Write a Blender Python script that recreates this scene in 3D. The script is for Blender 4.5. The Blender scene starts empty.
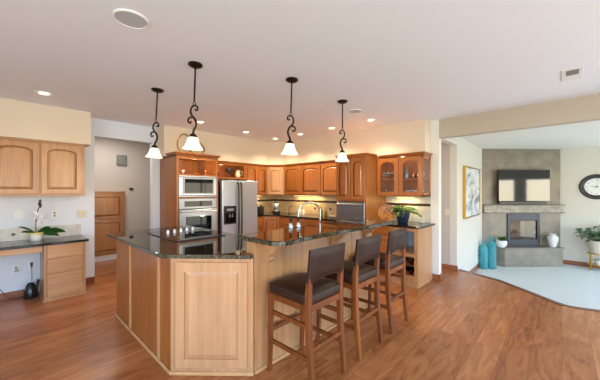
import bpy, bmesh, math, random
from mathutils import Vector, Matrix
random.seed(7)
C = bpy.context.scene
COL = C.collection
PI = math.pi

# ------------------------------------------------------------------ camera, world, sun, exposure
CEIL, HEAD = 2.59, 2.295
cam_d = bpy.data.cameras.new('camera'); cam = bpy.data.objects.new('camera', cam_d); COL.objects.link(cam)
cam.location = (0, 0, 1.44); cam.rotation_euler = (PI/2, 0, math.radians(43.1-90))
cam_d.sensor_width = 36; cam_d.lens = 280/600*36; cam_d.shift_y = 1/600; cam_d.clip_start = 0.05
C.camera = cam
C.view_settings.view_transform = 'Standard'; C.view_settings.look = 'None'
C.view_settings.gamma = 1; C.view_settings.use_curve_mapping = False
C.view_settings.exposure = 0.43

W = bpy.data.worlds.new('sky'); C.world = W; W.use_nodes = True
wn = W.node_tree.nodes; wl = W.node_tree.links; wn.clear()
wo = wn.new('ShaderNodeOutputWorld'); wb = wn.new('ShaderNodeBackground')
wt = wn.new('ShaderNodeTexCoord'); ws = wn.new('ShaderNodeSeparateXYZ'); wr = wn.new('ShaderNodeValToRGB')
wl.new(wt.outputs['Generated'], ws.inputs[0]); 
wm = wn.new('ShaderNodeMapRange'); wm.inputs[1].default_value = -1; wm.inputs[2].default_value = 1
wl.new(ws.outputs['Z'], wm.inputs[0]); wl.new(wm.outputs[0], wr.inputs[0])
e = wr.color_ramp.elements
e[0].position = 0.0; e[0].color = (.50, .54, .54, 1)
e[1].position = 1.0; e[1].color = (.46, .80, 1.32, 1)
for p, c in ((.44, (.56, .60, .56, 1)), (.485, (1.0, .90, .66, 1)), (.525, (1.0, .92, .72, 1)), (.56, (.62, .92, 1.34, 1))):
    k = e.new(p); k.color = c
wl.new(wr.outputs[0], wb.inputs[0]); wb.inputs[1].default_value = 6.0
wl.new(wb.outputs[0], wo.inputs[0])

def portal(name, loc, direction, sx, sy):
    l = bpy.data.lights.new(name, 'AREA'); l.shape = 'RECTANGLE'; l.size = sx; l.size_y = sy
    l.cycles.is_portal = True
    o = bpy.data.objects.new(name, l); COL.objects.link(o); o.location = loc
    o.rotation_euler = Vector(direction).to_track_quat('-Z', 'Y').to_euler()
portal('window_light_west', (-2.78, -.1, 1.25), (1, 0, 0), 3.6, 2.3)
portal('window_light_south', (1.0, -2.78, 1.25), (0, 1, 0), 5.6, 2.3)
portal('window_light_living', (7.1, -3.38, .85), (0, 1, 0), 4.2, 2.3)

# ------------------------------------------------------------------ materials
def lin(c):
    return tuple((v/255/12.92 if v/255 <= .04045 else ((v/255+.055)/1.055)**2.4) for v in c) + (1,)
def base(name, rgb, rough=.5, metal=0, **kw):
    m = bpy.data.materials.new(name); m.use_nodes = True
    b = m.node_tree.nodes['Principled BSDF']
    b.inputs['Base Color'].default_value = lin(rgb); b.inputs['Roughness'].default_value = rough
    b.inputs['Metallic'].default_value = metal
    for k, v in kw.items(): b.inputs[k.replace('_', ' ')].default_value = v
    return m
def nodes(m): return m.node_tree.nodes, m.node_tree.links, m.node_tree.nodes['Principled BSDF']
def ramp(n, stops):
    r = n.new('ShaderNodeValToRGB'); el = r.color_ramp.elements
    el[0].position, el[0].color = stops[0][0], lin(stops[0][1])
    el[1].position, el[1].color = stops[-1][0], lin(stops[-1][1])
    for p, c in stops[1:-1]:
        k = el.new(p); k.color = lin(c)
    return r
def coords(n, l, scale, rot=(0, 0, 0), rnd=True):
    t = n.new('ShaderNodeTexCoord'); mp = n.new('ShaderNodeMapping')
    mp.inputs['Scale'].default_value = scale; mp.inputs['Rotation'].default_value = rot
    if rnd:
        oi = n.new('ShaderNodeObjectInfo'); ad = n.new('ShaderNodeVectorMath'); ad.operation = 'ADD'
        cx = n.new('ShaderNodeVectorMath'); cx.operation = 'SCALE'; cx.inputs[0].default_value = (7.3, 3.1, 5.7)
        l.new(oi.outputs['Random'], cx.inputs['Scale'])
        l.new(t.outputs['Object'], ad.inputs[0]); l.new(cx.outputs[0], ad.inputs[1]); l.new(ad.outputs[0], mp.inputs[0])
    else: l.new(t.outputs['Object'], mp.inputs[0])
    return mp
def wood(name, c0, c1, c2, rough=.32, axis='z', coat=.15):
    m = base(name, c1, rough); n, l, b = nodes(m)
    s = {'z': (22, 22, 1.6), 'x': (1.6, 22, 22), 'y': (22, 1.6, 22)}[axis]
    mp = coords(n, l, s)
    a = n.new('ShaderNodeTexNoise'); a.inputs['Scale'].default_value = 1.0; a.inputs['Detail'].default_value = 5; a.inputs['Distortion'].default_value = .6
    l.new(mp.outputs[0], a.inputs['Vector'])
    big = n.new('ShaderNodeTexNoise'); big.inputs['Scale'].default_value = .13; big.inputs['Detail'].default_value = 2
    l.new(mp.outputs[0], big.inputs['Vector'])
    mx = n.new('ShaderNodeMath'); mx.operation = 'MULTIPLY_ADD'; mx.inputs[1].default_value = .55
    l.new(a.outputs[0], mx.inputs[0])
    sc = n.new('ShaderNodeMath'); sc.operation = 'MULTIPLY'; sc.inputs[1].default_value = .45
    l.new(big.outputs[0], sc.inputs[0]); l.new(sc.outputs[0], mx.inputs[2])
    r = ramp(n, [(.34, c0), (.5, c1), (.66, c2)]); l.new(mx.outputs[0], r.inputs[0])
    l.new(r.outputs[0], b.inputs['Base Color'])
    b.inputs['Coat Weight'].default_value = coat; b.inputs['Coat Roughness'].default_value = .2
    return m
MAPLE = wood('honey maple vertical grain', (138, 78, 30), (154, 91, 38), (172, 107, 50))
ISLAND_P = wood('lit island panel maple', (170, 122, 80), (184, 136, 92), (197, 150, 107))  # same maple, light falling on the panel put into its colour
HALLW_ = wood('mid maple hall cabinet', (164, 108, 62), (178, 120, 70), (190, 134, 82))
MAPLE_X = wood('honey maple grain along x', (138, 78, 30), (154, 91, 38), (172, 107, 50), axis='x')
MAPLE_Y = wood('honey maple grain along y', (138, 78, 30), (154, 91, 38), (172, 107, 50), axis='y')
LIT_MAPLE = wood('lit maple vertical grain', (170, 122, 80), (184, 136, 92), (197, 150, 107))  # honey maple lightened: daylight on these fronts is painted into the wood
LIT_MAPLE_X = wood('lit maple grain along x', (170, 122, 80), (184, 136, 92), (197, 150, 107), axis='x')  # lightened maple again, grain turned
STRIP = wood('light maple batten', (190, 140, 90), (198, 148, 98), (206, 158, 108))
INSIDE = wood('cabinet interior maple', (162, 90, 40), (178, 104, 50), (190, 118, 62), axis='x', rough=.45)
BASEW = wood('stained baseboard', (132, 76, 46), (152, 90, 56), (168, 104, 66), axis='x')
STOOLW = wood('stool walnut', (92, 43, 8), (116, 58, 13), (138, 74, 21), rough=.5, coat=.0)
RACKW = wood('dark wine rack wood', (70, 36, 20), (92, 50, 28), (108, 62, 36), axis='y')

FLOOR = base('hickory plank floor', (165, 100, 62), .27); n, l, b = nodes(FLOOR)
t = n.new('ShaderNodeTexCoord')
br = n.new('ShaderNodeTexBrick'); br.offset = .37; br.offset_frequency = 2
br.inputs['Scale'].default_value = 1; br.inputs['Brick Width'].default_value = 1.9; br.inputs['Row Height'].default_value = .20
br.inputs['Mortar Size'].default_value = .0016; br.inputs['Mortar Smooth'].default_value = .3
br.inputs['Color1'].default_value = (0, 0, 0, 1); br.inputs['Color2'].default_value = (1, 1, 1, 1); br.inputs['Mortar'].default_value = (.5, .5, .5, 1)
l.new(t.outputs['Object'], br.inputs['Vector'])
mp = n.new('ShaderNodeMapping'); mp.inputs['Scale'].default_value = (2.4, 13, 1); l.new(t.outputs['Object'], mp.inputs[0])
off = n.new('ShaderNodeVectorMath'); off.operation = 'ADD'; sc = n.new('ShaderNodeVectorMath'); sc.operation = 'SCALE'; sc.inputs['Scale'].default_value = 9
l.new(br.outputs['Color'], sc.inputs[0]); l.new(mp.outputs[0], off.inputs[0]); l.new(sc.outputs[0], off.inputs[1])
g = n.new('ShaderNodeTexNoise'); g.inputs['Scale'].default_value = 1; g.inputs['Detail'].default_value = 6; g.inputs['Distortion'].default_value = 1.4; l.new(off.outputs[0], g.inputs['Vector'])
ad = n.new('ShaderNodeMath'); ad.operation = 'MULTIPLY_ADD'; ad.inputs[1].default_value = .22
l.new(br.outputs['Color'], ad.inputs[0]); gm = n.new('ShaderNodeMath'); gm.operation = 'MULTIPLY'; gm.inputs[1].default_value = .78
l.new(g.outputs[0], gm.inputs[0]); l.new(gm.outputs[0], ad.inputs[2])
r = ramp(n, [(.26, (132, 72, 38)), (.42, (160, 96, 54)), (.56, (176, 110, 64)), (.8, (198, 134, 86))]); l.new(ad.outputs[0], r.inputs[0])
mm = n.new('ShaderNodeMix'); mm.data_type = 'RGBA'; mm.inputs['B'].default_value = lin((122, 70, 40))
l.new(r.outputs[0], mm.inputs['A']); l.new(br.outputs['Fac'], mm.inputs['Factor']); l.new(mm.outputs['Result'], b.inputs['Base Color'])
bp = n.new('ShaderNodeBump'); bp.inputs['Strength'].default_value = .12; bp.inputs['Distance'].default_value = .004; l.new(g.outputs[0], bp.inputs['Height']); l.new(bp.outputs[0], b.inputs['Normal'])

def speck(name, cols, scale, rough, coat=0):
    m = base(name, cols[0], rough); n, l, b = nodes(m)
    mp = coords(n, l, (1, 1, 1), rnd=False)
    v = n.new('ShaderNodeTexNoise'); v.inputs['Scale'].default_value = scale; v.inputs['Detail'].default_value = 6; v.inputs['Roughness'].default_value = .75
    l.new(mp.outputs[0], v.inputs['Vector'])
    k = len(cols); r = ramp(n, [(.36+.32*i/(k-1), c) for i, c in enumerate(cols)]); l.new(v.outputs[0], r.inputs[0]); l.new(r.outputs[0], b.inputs['Base Color'])
    return m
GRANITE = speck('black speckled granite', [(10, 10, 9), (18, 17, 14), (34, 31, 24), (92, 82, 58)], 55, .035)
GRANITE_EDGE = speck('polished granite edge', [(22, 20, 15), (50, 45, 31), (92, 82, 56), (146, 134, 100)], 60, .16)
WALL = base('cool white wall paint', (222, 228, 236), .85)
SOFFIT = base('cream soffit paint', (228, 213, 190), .85)
HEADW = base('shaded header paint', (190, 178, 160), .85)  # wall paint darkened, the header's shade is put into its colour
RWALL = base('warm white wall paint', (232, 228, 220), .85)
CEILM = base('ceiling paint', (238, 243, 250), .9)
LWALL = base('living room wall paint', (216, 210, 197), .85)
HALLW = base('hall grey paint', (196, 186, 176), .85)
WHITE = base('white paint', (236, 236, 234), .5)
LCEIL = base('living room ceiling paint', (232, 230, 220), .9)
CARPET = base('pale grey carpet', (208, 212, 212), .95); n, l, b = nodes(CARPET)
mp = coords(n, l, (1, 1, 1), rnd=False); a = n.new('ShaderNodeTexNoise'); a.inputs['Scale'].default_value = 90; a.inputs['Detail'].default_value = 4; l.new(mp.outputs[0], a.inputs['Vector'])
r = ramp(n, [(.35, (206, 206, 200)), (.65, (232, 230, 224))]); l.new(a.outputs[0], r.inputs[0]); l.new(r.outputs[0], b.inputs['Base Color'])
bp = n.new('ShaderNodeBump'); bp.inputs['Strength'].default_value = .5; bp.inputs['Distance'].default_value = .01; l.new(a.outputs[0], bp.inputs['Height']); l.new(bp.outputs[0], b.inputs['Normal'])

def tiles(name, c1, c2, grout, w, h, rough, axis, mort=.003, nscale=7):
    """square tiles on a wall whose in-plane horizontal axis is x, y or the 45 degree diagonal"""
    m = base(name, c1, rough); n, l, b = nodes(m)
    t = n.new('ShaderNodeTexCoord'); s = n.new('ShaderNodeSeparateXYZ'); cb = n.new('ShaderNodeCombineXYZ')
    l.new(t.outputs['Object'], s.inputs[0])
    if axis == 'd':
        sb = n.new('ShaderNodeMath'); sb.operation = 'SUBTRACT'; l.new(s.outputs['X'], sb.inputs[0]); l.new(s.outputs['Y'], sb.inputs[1])
        ml = n.new('ShaderNodeMath'); ml.operation = 'MULTIPLY'; ml.inputs[1].default_value = .7071; l.new(sb.outputs[0], ml.inputs[0]); l.new(ml.outputs[0], cb.inputs['X'])
    else: l.new(s.outputs[axis.upper()], cb.inputs['X'])
    l.new(s.outputs['Z'], cb.inputs['Y'])
    br = n.new('ShaderNodeTexBrick'); br.offset = 0; br.inputs['Scale'].default_value = 1; br.inputs['Brick Width'].default_value = w; br.inputs['Row Height'].default_value = h
    br.inputs['Mortar Size'].default_value = mort; br.inputs['Color1'].default_value = lin(c1); br.inputs['Color2'].default_value = lin(c2); br.inputs['Mortar'].default_value = lin(grout)
    l.new(cb.outputs[0], br.inputs['Vector'])
    a = n.new('ShaderNodeTexNoise'); a.inputs['Scale'].default_value = nscale; a.inputs['Detail'].default_value = 5; l.new(t.outputs['Object'], a.inputs['Vector'])
    mx = n.new('ShaderNodeMix'); mx.data_type = 'RGBA'; mx.blend_type = 'OVERLAY'; mx.inputs['Factor'].default_value = .5
    l.new(br.outputs['Color'], mx.inputs['A']); l.new(a.outputs[0], mx.inputs['B']); l.new(mx.outputs['Result'], b.inputs['Base Color'])
    return m
SPLASH_X = tiles('beige tile along x', (214, 186, 148), (206, 176, 138), (186, 158, 122), .15, .15, .4, 'x')
SPLASH_Y = tiles('beige tile along y', (214, 186, 148), (206, 176, 138), (186, 158, 122), .15, .15, .4, 'y')
SPLASH_P = tiles('grey beige tile along y', (206, 200, 184), (198, 190, 172), (180, 172, 154), .15, .15, .4, 'y')
DESKTILE = tiles('grey cream desk tile', (214, 210, 200), (206, 202, 190), (186, 182, 172), .16, .2, .35, 'x')
STONE = tiles('grey slate tile', (138, 126, 108), (130, 118, 101), (138, 130, 118), .64, .62, .45, 'd', .004, 4)
MOSAIC = tiles('slate mosaic', (180, 168, 146), (140, 133, 119), (124, 116, 104), .11, .03, .5, 'd', .003, 18)
BAND = base('dark accent tile', (58, 40, 28), .25)
STEEL = base('brushed stainless steel', (142, 144, 148), .3, 1.0)
FRIDGE = base('silver fridge steel', (190, 200, 212), .33, .6)
STEEL_B = base('bright stainless trim', (198, 204, 212), .35, 1.0)
CHROME = base('brushed nickel', (176, 170, 160), .25, 1.0)
BLACK = base('black plastic', (20, 20, 21), .35)
BGLASS = base('black glass', (7, 7, 8), .04, IOR=1.36)
DGREY = base('dark grey fridge side', (48, 48, 50), .4)
BRONZE = base('oil rubbed bronze', (46, 36, 31), .4, .7)
GOLD = base('gold leaf metal', (196, 150, 62), .3, 1.0)
LEATHER = base('espresso leather', (50, 29, 20), .42, Specular_IOR_Level=.25); n, l, b = nodes(LEATHER)
mp = coords(n, l, (1, 1, 1)); a = n.new('ShaderNodeTexNoise'); a.inputs['Scale'].default_value = 140; l.new(mp.outputs[0], a.inputs['Vector'])
bp = n.new('ShaderNodeBump'); bp.inputs['Strength'].default_value = .15; bp.inputs['Distance'].default_value = .003; l.new(a.outputs[0], bp.inputs['Height']); l.new(bp.outputs[0], b.inputs['Normal'])
WELT = base('leather piping', (44, 33, 29), .45)
CERAM = base('white glazed ceramic', (238, 236, 230), .2)
CREAM = base('cream ceramic', (226, 214, 184), .35)
BLUEPOT = base('navy glazed pot', (34, 46, 66), .15)
TERRA = base('terracotta', (140, 84, 62), .8)
BEIGE = base('beige planter clay', (214, 202, 182), .7)
BLUEGREY = base('pale blue shelf lining', (206, 222, 234), .6)
TEAL = base('turquoise glass', (112, 204, 212), .06, Transmission_Weight=.6, IOR=1.25)
GLASS = base('clear glass', (255, 255, 255), .02, Transmission_Weight=1.0, IOR=1.45)
PANE = bpy.data.materials.new('cabinet pane glass'); PANE.use_nodes = True
n = PANE.node_tree.nodes; l = PANE.node_tree.links; n.remove(n['Principled BSDF'])
tr = n.new('ShaderNodeBsdfTransparent'); tr.inputs[0].default_value = (.94, .95, .95, 1); gl = n.new('ShaderNodeBsdfGlossy'); gl.inputs['Roughness'].default_value = .03
lw = n.new('ShaderNodeLayerWeight'); lw.inputs[0].default_value = .5; pw = n.new('ShaderNodeMath'); pw.operation = 'POWER'; pw.inputs[1].default_value = 4; fr = n.new('ShaderNodeMath'); fr.operation = 'MULTIPLY_ADD'; fr.inputs[1].default_value = .6; fr.inputs[2].default_value = .035; l.new(lw.outputs['Facing'], pw.inputs[0]); l.new(pw.outputs[0], fr.inputs[0]); mxs = n.new('ShaderNodeMixShader')
l.new(fr.outputs[0], mxs.inputs[0]); l.new(tr.outputs[0], mxs.inputs[1]); l.new(gl.outputs[0], mxs.inputs[2]); l.new(mxs.outputs[0], n['Material Output'].inputs[0])
LEAF = base('mid green leaf', (72, 118, 44), .45)
LEAF_Y = base('yellow green fern leaf', (124, 160, 60), .5)
LEAF_D = base('dark green leaf', (40, 84, 34), .35)
LEAF_G = base('grey green leaf', (96, 132, 92), .55)
PETAL = base('white orchid petal', (240, 236, 238), .5)
STEM = base('dark plant stem', (58, 62, 40), .6)
SOIL = base('potting soil', (60, 44, 34), .9)
COPPER = base('polished copper', (190, 112, 78), .2, 1.0)
ALMOND = base('almond plastic', (216, 206, 176), .4)
FRAMEB = base('black frame', (24, 22, 22), .3)
TVSIDE = base('tv dark red side reflection plastic', (30, 20, 20), .3)
FIREM = base('dark blue grey steel', (56, 58, 66), .35, .4)
LOG = base('fire log', (120, 92, 68), .9)
FIREBACK = base('firebrick', (168, 140, 110), .9)
TOPSTONE = base('hearth stone', (120, 114, 104), .4)
def glow(name, rgb, strength):
    m = bpy.data.materials.new(name); m.use_nodes = True; n = m.node_tree.nodes; l = m.node_tree.links
    n.remove(n['Principled BSDF']); em = n.new('ShaderNodeEmission'); em.inputs[0].default_value = lin(rgb); em.inputs[1].default_value = strength
    l.new(em.outputs[0], n['Material Output'].inputs[0]); return m
SHADE = glow('lit frosted shade', (255, 240, 206), 1.6)
BULB = glow('lit recessed bulb', (255, 236, 200), 5)
STRIPL = glow('lit under cabinet tube', (255, 222, 140), 4)

# ------------------------------------------------------------------ mesh helpers
GROOVE_MATS = {MAPLE: wood('dark brown door groove', (84, 40, 14), (98, 48, 18), (112, 58, 24)), HALLW_: wood('brown hall cabinet groove', (104, 60, 28), (116, 68, 34), (128, 78, 42)), LIT_MAPLE: wood('mid brown door groove', (122, 76, 42), (136, 88, 50), (148, 98, 58))}  # darker wood for the groove around each door panel
class MB:
    def __init__(s): s.v = []; s.f = []; s.sm = []
    def add(s, vs, fs, smooth=False):
        o = len(s.v); s.v += [tuple(v) for v in vs]; s.f += [tuple(i+o for i in f) for f in fs]; s.sm += [smooth]*len(fs); return s
    def box(s, x0, x1, y0, y1, z0, z1):
        x0, x1 = min(x0, x1), max(x0, x1); y0, y1 = min(y0, y1), max(y0, y1); z0, z1 = min(z0, z1), max(z0, z1)
        return s.add([(x, y, z) for z in (z0, z1) for x, y in ((x0, y0), (x1, y0), (x1, y1), (x0, y1))],
                     [(3, 2, 1, 0), (4, 5, 6, 7), (0, 1, 5, 4), (1, 2, 6, 5), (2, 3, 7, 6), (3, 0, 4, 7)])
    def fbox(s, F, u0, u1, v0, v1, w0, w1):
        a = [F(u, v, w) for w in (w0, w1) for u, v in ((u0, v0), (u1, v0), (u1, v1), (u0, v1))]
        return s.add(a, [(3, 2, 1, 0), (4, 5, 6, 7), (0, 1, 5, 4), (1, 2, 6, 5), (2, 3, 7, 6), (3, 0, 4, 7)])
    def prism(s, poly, z0, z1, smooth=False):
        k = len(poly); s.add([(x, y, z0) for x, y in poly]+[(x, y, z1) for x, y in poly],
              [tuple(reversed(range(k))), tuple(range(k, 2*k))]+[(i, (i+1) % k, k+(i+1) % k, k+i) for i in range(k)], smooth); return s
    def fprism(s, F, poly, w0, w1):
        k = len(poly); return s.add([F(u, v, w0) for u, v in poly]+[F(u, v, w1) for u, v in poly],
              [tuple(reversed(range(k))), tuple(range(k, 2*k))]+[(i, (i+1) % k, k+(i+1) % k, k+i) for i in range(k)])
    def tube(s, pts, r, seg=8, closed=False):
        P = [Vector(p) for p in pts]; k = len(P); R = r if isinstance(r, (list, tuple)) else [r]*k
        vs = []; up = None
        for i in range(k):
            a = P[(i-1) % k] if (closed or i > 0) else P[i]; c = P[(i+1) % k] if (closed or i < k-1) else P[i]
            d = (c-a).normalized()
            if up is None: up = Vector((0, 0, 1)) if abs(d.z) < .9 else Vector((1, 0, 0))
            n1 = (up - d*up.dot(d))
            if n1.length < 1e-5: n1 = d.orthogonal()
            n1.normalize(); n2 = d.cross(n1); up = n1
            vs += [P[i]+(n1*math.cos(2*PI*j/seg)+n2*math.sin(2*PI*j/seg))*R[i] for j in range(seg)]
        fs = []
        for i in range(k if closed else k-1):
            for j in range(seg):
                a = i*seg+j; b_ = i*seg+(j+1) % seg; q = ((i+1) % k)*seg
                fs.append((a, b_, q+(j+1) % seg, q+j))
        s.add(vs, fs, True)
        if not closed: s.add(vs[:seg], [tuple(reversed(range(seg)))]); s.add(vs[-seg:], [tuple(range(seg))])
        return s
    def lathe(s, c, prof, seg=20, sx=1, sy=1):
        vs = []; rows = []; k = len(prof)
        for r_, z in prof:
            if r_ < 1e-4: rows.append([len(vs)]); vs.append((c[0], c[1], c[2]+z))
            else:
                rows.append([len(vs)+j for j in range(seg)])
                vs += [(c[0]+r_*sx*math.cos(2*PI*j/seg), c[1]+r_*sy*math.sin(2*PI*j/seg), c[2]+z) for j in range(seg)]
        fs = []
        for A_, B_ in zip(rows[:-1], rows[1:]):
            for j in range(seg):
                j2 = (j+1) % seg
                if len(A_) == 1 and len(B_) == 1: break
                if len(A_) == 1: fs.append((A_[0], B_[j2], B_[j]))
                elif len(B_) == 1: fs.append((A_[j], A_[j2], B_[0]))
                else: fs.append((A_[j], A_[j2], B_[j2], B_[j]))
        return s.add(vs, fs, True)
    def taper(s, p0, p1, a0, a1, b0=None, b1=None):
        """square section leg from p0 to p1, half sizes a0,a1 (x) and b0,b1 (y)"""
        b0 = b0 or a0; b1 = b1 or a1
        vs = [(p0[0]+dx*a0, p0[1]+dy*b0, p0[2]) for dx, dy in ((-1, -1), (1, -1), (1, 1), (-1, 1))]+[(p1[0]+dx*a1, p1[1]+dy*b1, p1[2]) for dx, dy in ((-1, -1), (1, -1), (1, 1), (-1, 1))]
        return s.add(vs, [(3, 2, 1, 0), (4, 5, 6, 7), (0, 1, 5, 4), (1, 2, 6, 5), (2, 3, 7, 6), (3, 0, 4, 7)])
    def leaf(s, p, d, ln, wd, droop=.3, side0=None):
        p = Vector(p); d = Vector(d).normalized(); side = d.cross(Vector((0, 0, 1)))
        if side.length < .01: side = Vector((1, 0, 0))
        side.normalize()
        side = Vector(side0).normalized() if side0 else (side+Vector((0, 0, random.uniform(-.4, .4)))).normalized()
        a = [p]; L = []; Rr = []; mid = []
        for t_, w_ in ((.3, .8), (.6, 1.), (.85, .55)):
            q = p+d*ln*t_+Vector((0, 0, -droop*ln*t_*t_)); mid.append(q); L.append(q+side*wd*w_*.5+Vector((0, 0, .12*wd))); Rr.append(q-side*wd*w_*.5+Vector((0, 0, .12*wd)))
        tip = p+d*ln+Vector((0, 0, -droop*ln))
        vs = [p]+L+mid+Rr+[tip]
        fs = [(0, 4, 1), (0, 7, 4), (1, 4, 5, 2), (4, 7, 8, 5), (2, 5, 6, 3), (5, 8, 9, 6), (3, 6, 10), (6, 9, 10)]
        return s.add(vs, fs, True)
    def build(s, name, mat, parent=None, bevel=0, seg=1):
        off = Vector((0, 0, 0)); p = parent
        while p: off += p.location; p = p.parent
        me = bpy.data.meshes.new(name); me.from_pydata([Vector(v)-off for v in s.v], [], s.f); me.materials.append(mat)
        for pl, q in zip(me.polygons, s.sm): pl.use_smooth = q
        bm = bmesh.new(); bm.from_mesh(me); bmesh.ops.recalc_face_normals(bm, faces=bm.faces); bm.to_mesh(me); bm.free()
        if any(s.sm): me.set_sharp_from_angle(angle=math.radians(38))
        if mat in GROOVE_MATS and getattr(s, 'groove', None):
            me.materials.append(GROOVE_MATS[mat])
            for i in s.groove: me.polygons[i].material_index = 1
        o = bpy.data.objects.new(name, me); COL.objects.link(o)
        if parent: o.parent = parent
        if bevel:
            m = o.modifiers.new('bevel', 'BEVEL'); m.width = bevel; m.segments = seg; m.limit_method = 'ANGLE'; m.angle_limit = math.radians(40)
        return o
def tag(o, label=None, cat=None, group=None, kind=None):
    if label: o['label'] = label
    if cat: o['category'] = cat
    if group: o['group'] = group
    if kind: o['kind'] = kind
    return o
def thing(name, label, cat, loc, group=None):
    o = bpy.data.objects.new(name, None); o.empty_display_size = .1; COL.objects.link(o); o.location = loc
    return tag(o, label, cat, group)
def struct(o): o['kind'] = 'structure'; return o
def copy_tree(o, loc=None, label=None, rz=None):
    r = o.copy(); COL.objects.link(r)
    if loc is not None: r.location = loc
    if rz is not None: r.rotation_euler[2] = rz
    if label: r['label'] = label
    def rec(src, dst):
        for ch in list(src.children):
            c = ch.copy(); COL.objects.link(c); c.parent = dst; rec(ch, c)
    rec(o, r); return r
def frame(O, U, N):
    O = Vector(O); U = Vector(U).normalized(); N = Vector(N).normalized(); Z = Vector((0, 0, 1))
    return lambda u, v, w: O+U*u+Z*v+N*w
def smooth_path(pts, n_=6):
    P = [Vector(p) for p in pts]; out = []
    for i in range(len(P)-1):
        p0 = P[max(i-1, 0)]; p1 = P[i]; p2 = P[i+1]; p3 = P[min(i+2, len(P)-1)]
        for k in range(n_):
            t = k/n_; out.append(.5*((2*p1)+(p2-p0)*t+(2*p0-5*p1+4*p2-p3)*t*t+(3*p1-p0-3*p2+p3)*t**3))
    return out+[P[-1]]
def door_mesh(F, w, h, arch=.05, st=.06, th=.02, panel=True, rail=None):
    """raised-panel (or open, for glass) cabinet door with an optional arched top rail; F(u,v,w) is its lower left front corner"""
    rail = rail or st; mb = MB(); iw = w-2*st; top = h-rail
    spring = top-arch
    inner = [(st, rail), (w-st, rail), (w-st, spring)]; outer = [(0, 0), (w, 0), (w, spring)]
    N_ = 8 if arch > 0 else 1
    for i in range(1, N_):
        a = i/N_; u = w-st-iw*a; inner.append((u, spring+arch*(1-(2*a-1)**2)**.6)); outer.append((w-w*a, h))
    if arch == 0: inner[2] = (w-st, top); outer[2] = (w, h)
    inner.append((st, top if arch == 0 else spring)); outer.append((0, h if arch == 0 else spring))
    if arch > 0:
        # square off the outer corners
        outer[2] = (w, h); outer[-1] = (0, h)
    k = len(inner); cu, cv = w/2, (rail+top)/2
    def ring(pts, z): return [F(u, v, z) for u, v in pts]
    def shr(pts, d): return [(cu+(u-cu)*(1-2*d/iw), cv+(v-cv)*(1-2*d/(top-rail))) for u, v in pts]
    loops = [ring(outer, 0), ring(outer, th-.003), ring(shr(outer, .003) if True else outer, th), ring(inner, th), ring(inner, .004)]
    if panel: loops += [ring(shr(inner, .010), .006), ring(shr(inner, .034), th-.003)]
    else: loops[-1] = ring(inner, 0)
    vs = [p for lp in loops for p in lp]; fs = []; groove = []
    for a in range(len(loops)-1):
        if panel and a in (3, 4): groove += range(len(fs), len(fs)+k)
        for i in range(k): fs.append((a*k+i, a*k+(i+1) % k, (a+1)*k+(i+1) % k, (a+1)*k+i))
    if panel:
        fs.append(tuple(range((len(loops)-1)*k, len(loops)*k))); fs.append(tuple(reversed(range(k))))
    else:
        for i in range(k): fs.append(((len(loops)-1)*k+i, (len(loops)-1)*k+(i+1) % k, (i+1) % k, i))
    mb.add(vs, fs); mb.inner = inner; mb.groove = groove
    return mb
def lamp(name, kind, loc, power, col, rot=None, parent=None, **kw):
    d = bpy.data.lights.new(name, kind); d.energy = power; d.color = col
    for k, v in kw.items(): setattr(d, k, v)
    o = bpy.data.objects.new(name, d); COL.objects.link(o); o.location = loc
    if rot: o.rotation_euler = rot
    if parent: o.parent = parent; o.location = Vector(loc)-parent.location
    return o
WARM = (1, .82, .58)

# ------------------------------------------------------------------ shell
XW, YW = 4.83, 5.40
edge = [(4.92, -.33), (4.86, -.16), (4.85, -.04), (4.92, .08), (5.05, .22), (5.49, .73), (5.76, 1.385)]
struct(MB().prism([(-2.75, -2.75), (4.92, -2.75)]+edge+[(5.76, 7.2), (-2.75, 7.2)], -.3, 0).build('floor', FLOOR))
struct(MB().box(4.7, 9.4, -3.4, 1.6, -.42, -.3).build('floor_carpet', CARPET))
nose = MB()
full = [(4.92, -2.6)]+edge
for (a, b_) in zip(full[:-1], full[1:]):
    d = Vector((b_[0]-a[0], b_[1]-a[1], 0)).normalized(); nn = Vector((-d.y, d.x, 0))*-1
    nose.add([Vector((*p, z))+nn*w for z in (-.03, .006) for p, w in ((a, -.05), (b_, -.05), (b_, .02), (a, .02))], [(3, 2, 1, 0), (4, 5, 6, 7), (0, 1, 5, 4), (1, 2, 6, 5), (2, 3, 7, 6), (3, 0, 4, 7)])
struct(nose.build('trim_1', wood('step nosing', (92, 52, 32), (110, 64, 40), (124, 76, 50), axis='x')))
struct(MB().box(-2.75, 4.95, -2.75, 5.52, CEIL, CEIL+.1).build('ceiling', CEILM))
struct(MB().box(-2.75, 4.95, 5.52, 7.2, CEIL, CEIL+.1).build('ceiling_hall', CEILM))
struct(MB().box(4.95, 9.4, -3.4, 1.5, 2.44, 2.6).build('ceiling_living', LCEIL))
struct(MB().box(4.95, 5.75, 1.5, 5.52, 2.44, 2.6).build('ceiling_passage', CEILM))
wmb = MB(); D0, D1, DH = 1.013, 1.872, 2.31
wmb.box(-2.75, D0, YW, 5.52, 0, CEIL).box(D1, 4.95, YW, 5.52, 0, CEIL).box(D0, D1, YW, 5.52, DH, CEIL)
struct(wmb.build('wall_left', WALL))
struct(MB().box(-.6, .905, 5.05, YW, 2.118, CEIL).build('soffit', SOFFIT))
struct(MB().prism([(1.94, YW), (1.94, 5.06), (4.33, 5.06), (4.58, 4.81), (4.58, 1.575), (XW, 1.575), (XW, YW)], 2.05, CEIL).build('soffit', SOFFIT))
struct(MB().box(XW, 4.95, 1.45, YW, 0, CEIL).box(XW, 4.95, -3.4, -2.6, -.4, CEIL).build('wall_right', RWALL))
struct(MB().box(XW, 4.95, -2.6, 1.45, HEAD, CEIL).build('wall_header', HEADW))
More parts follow.
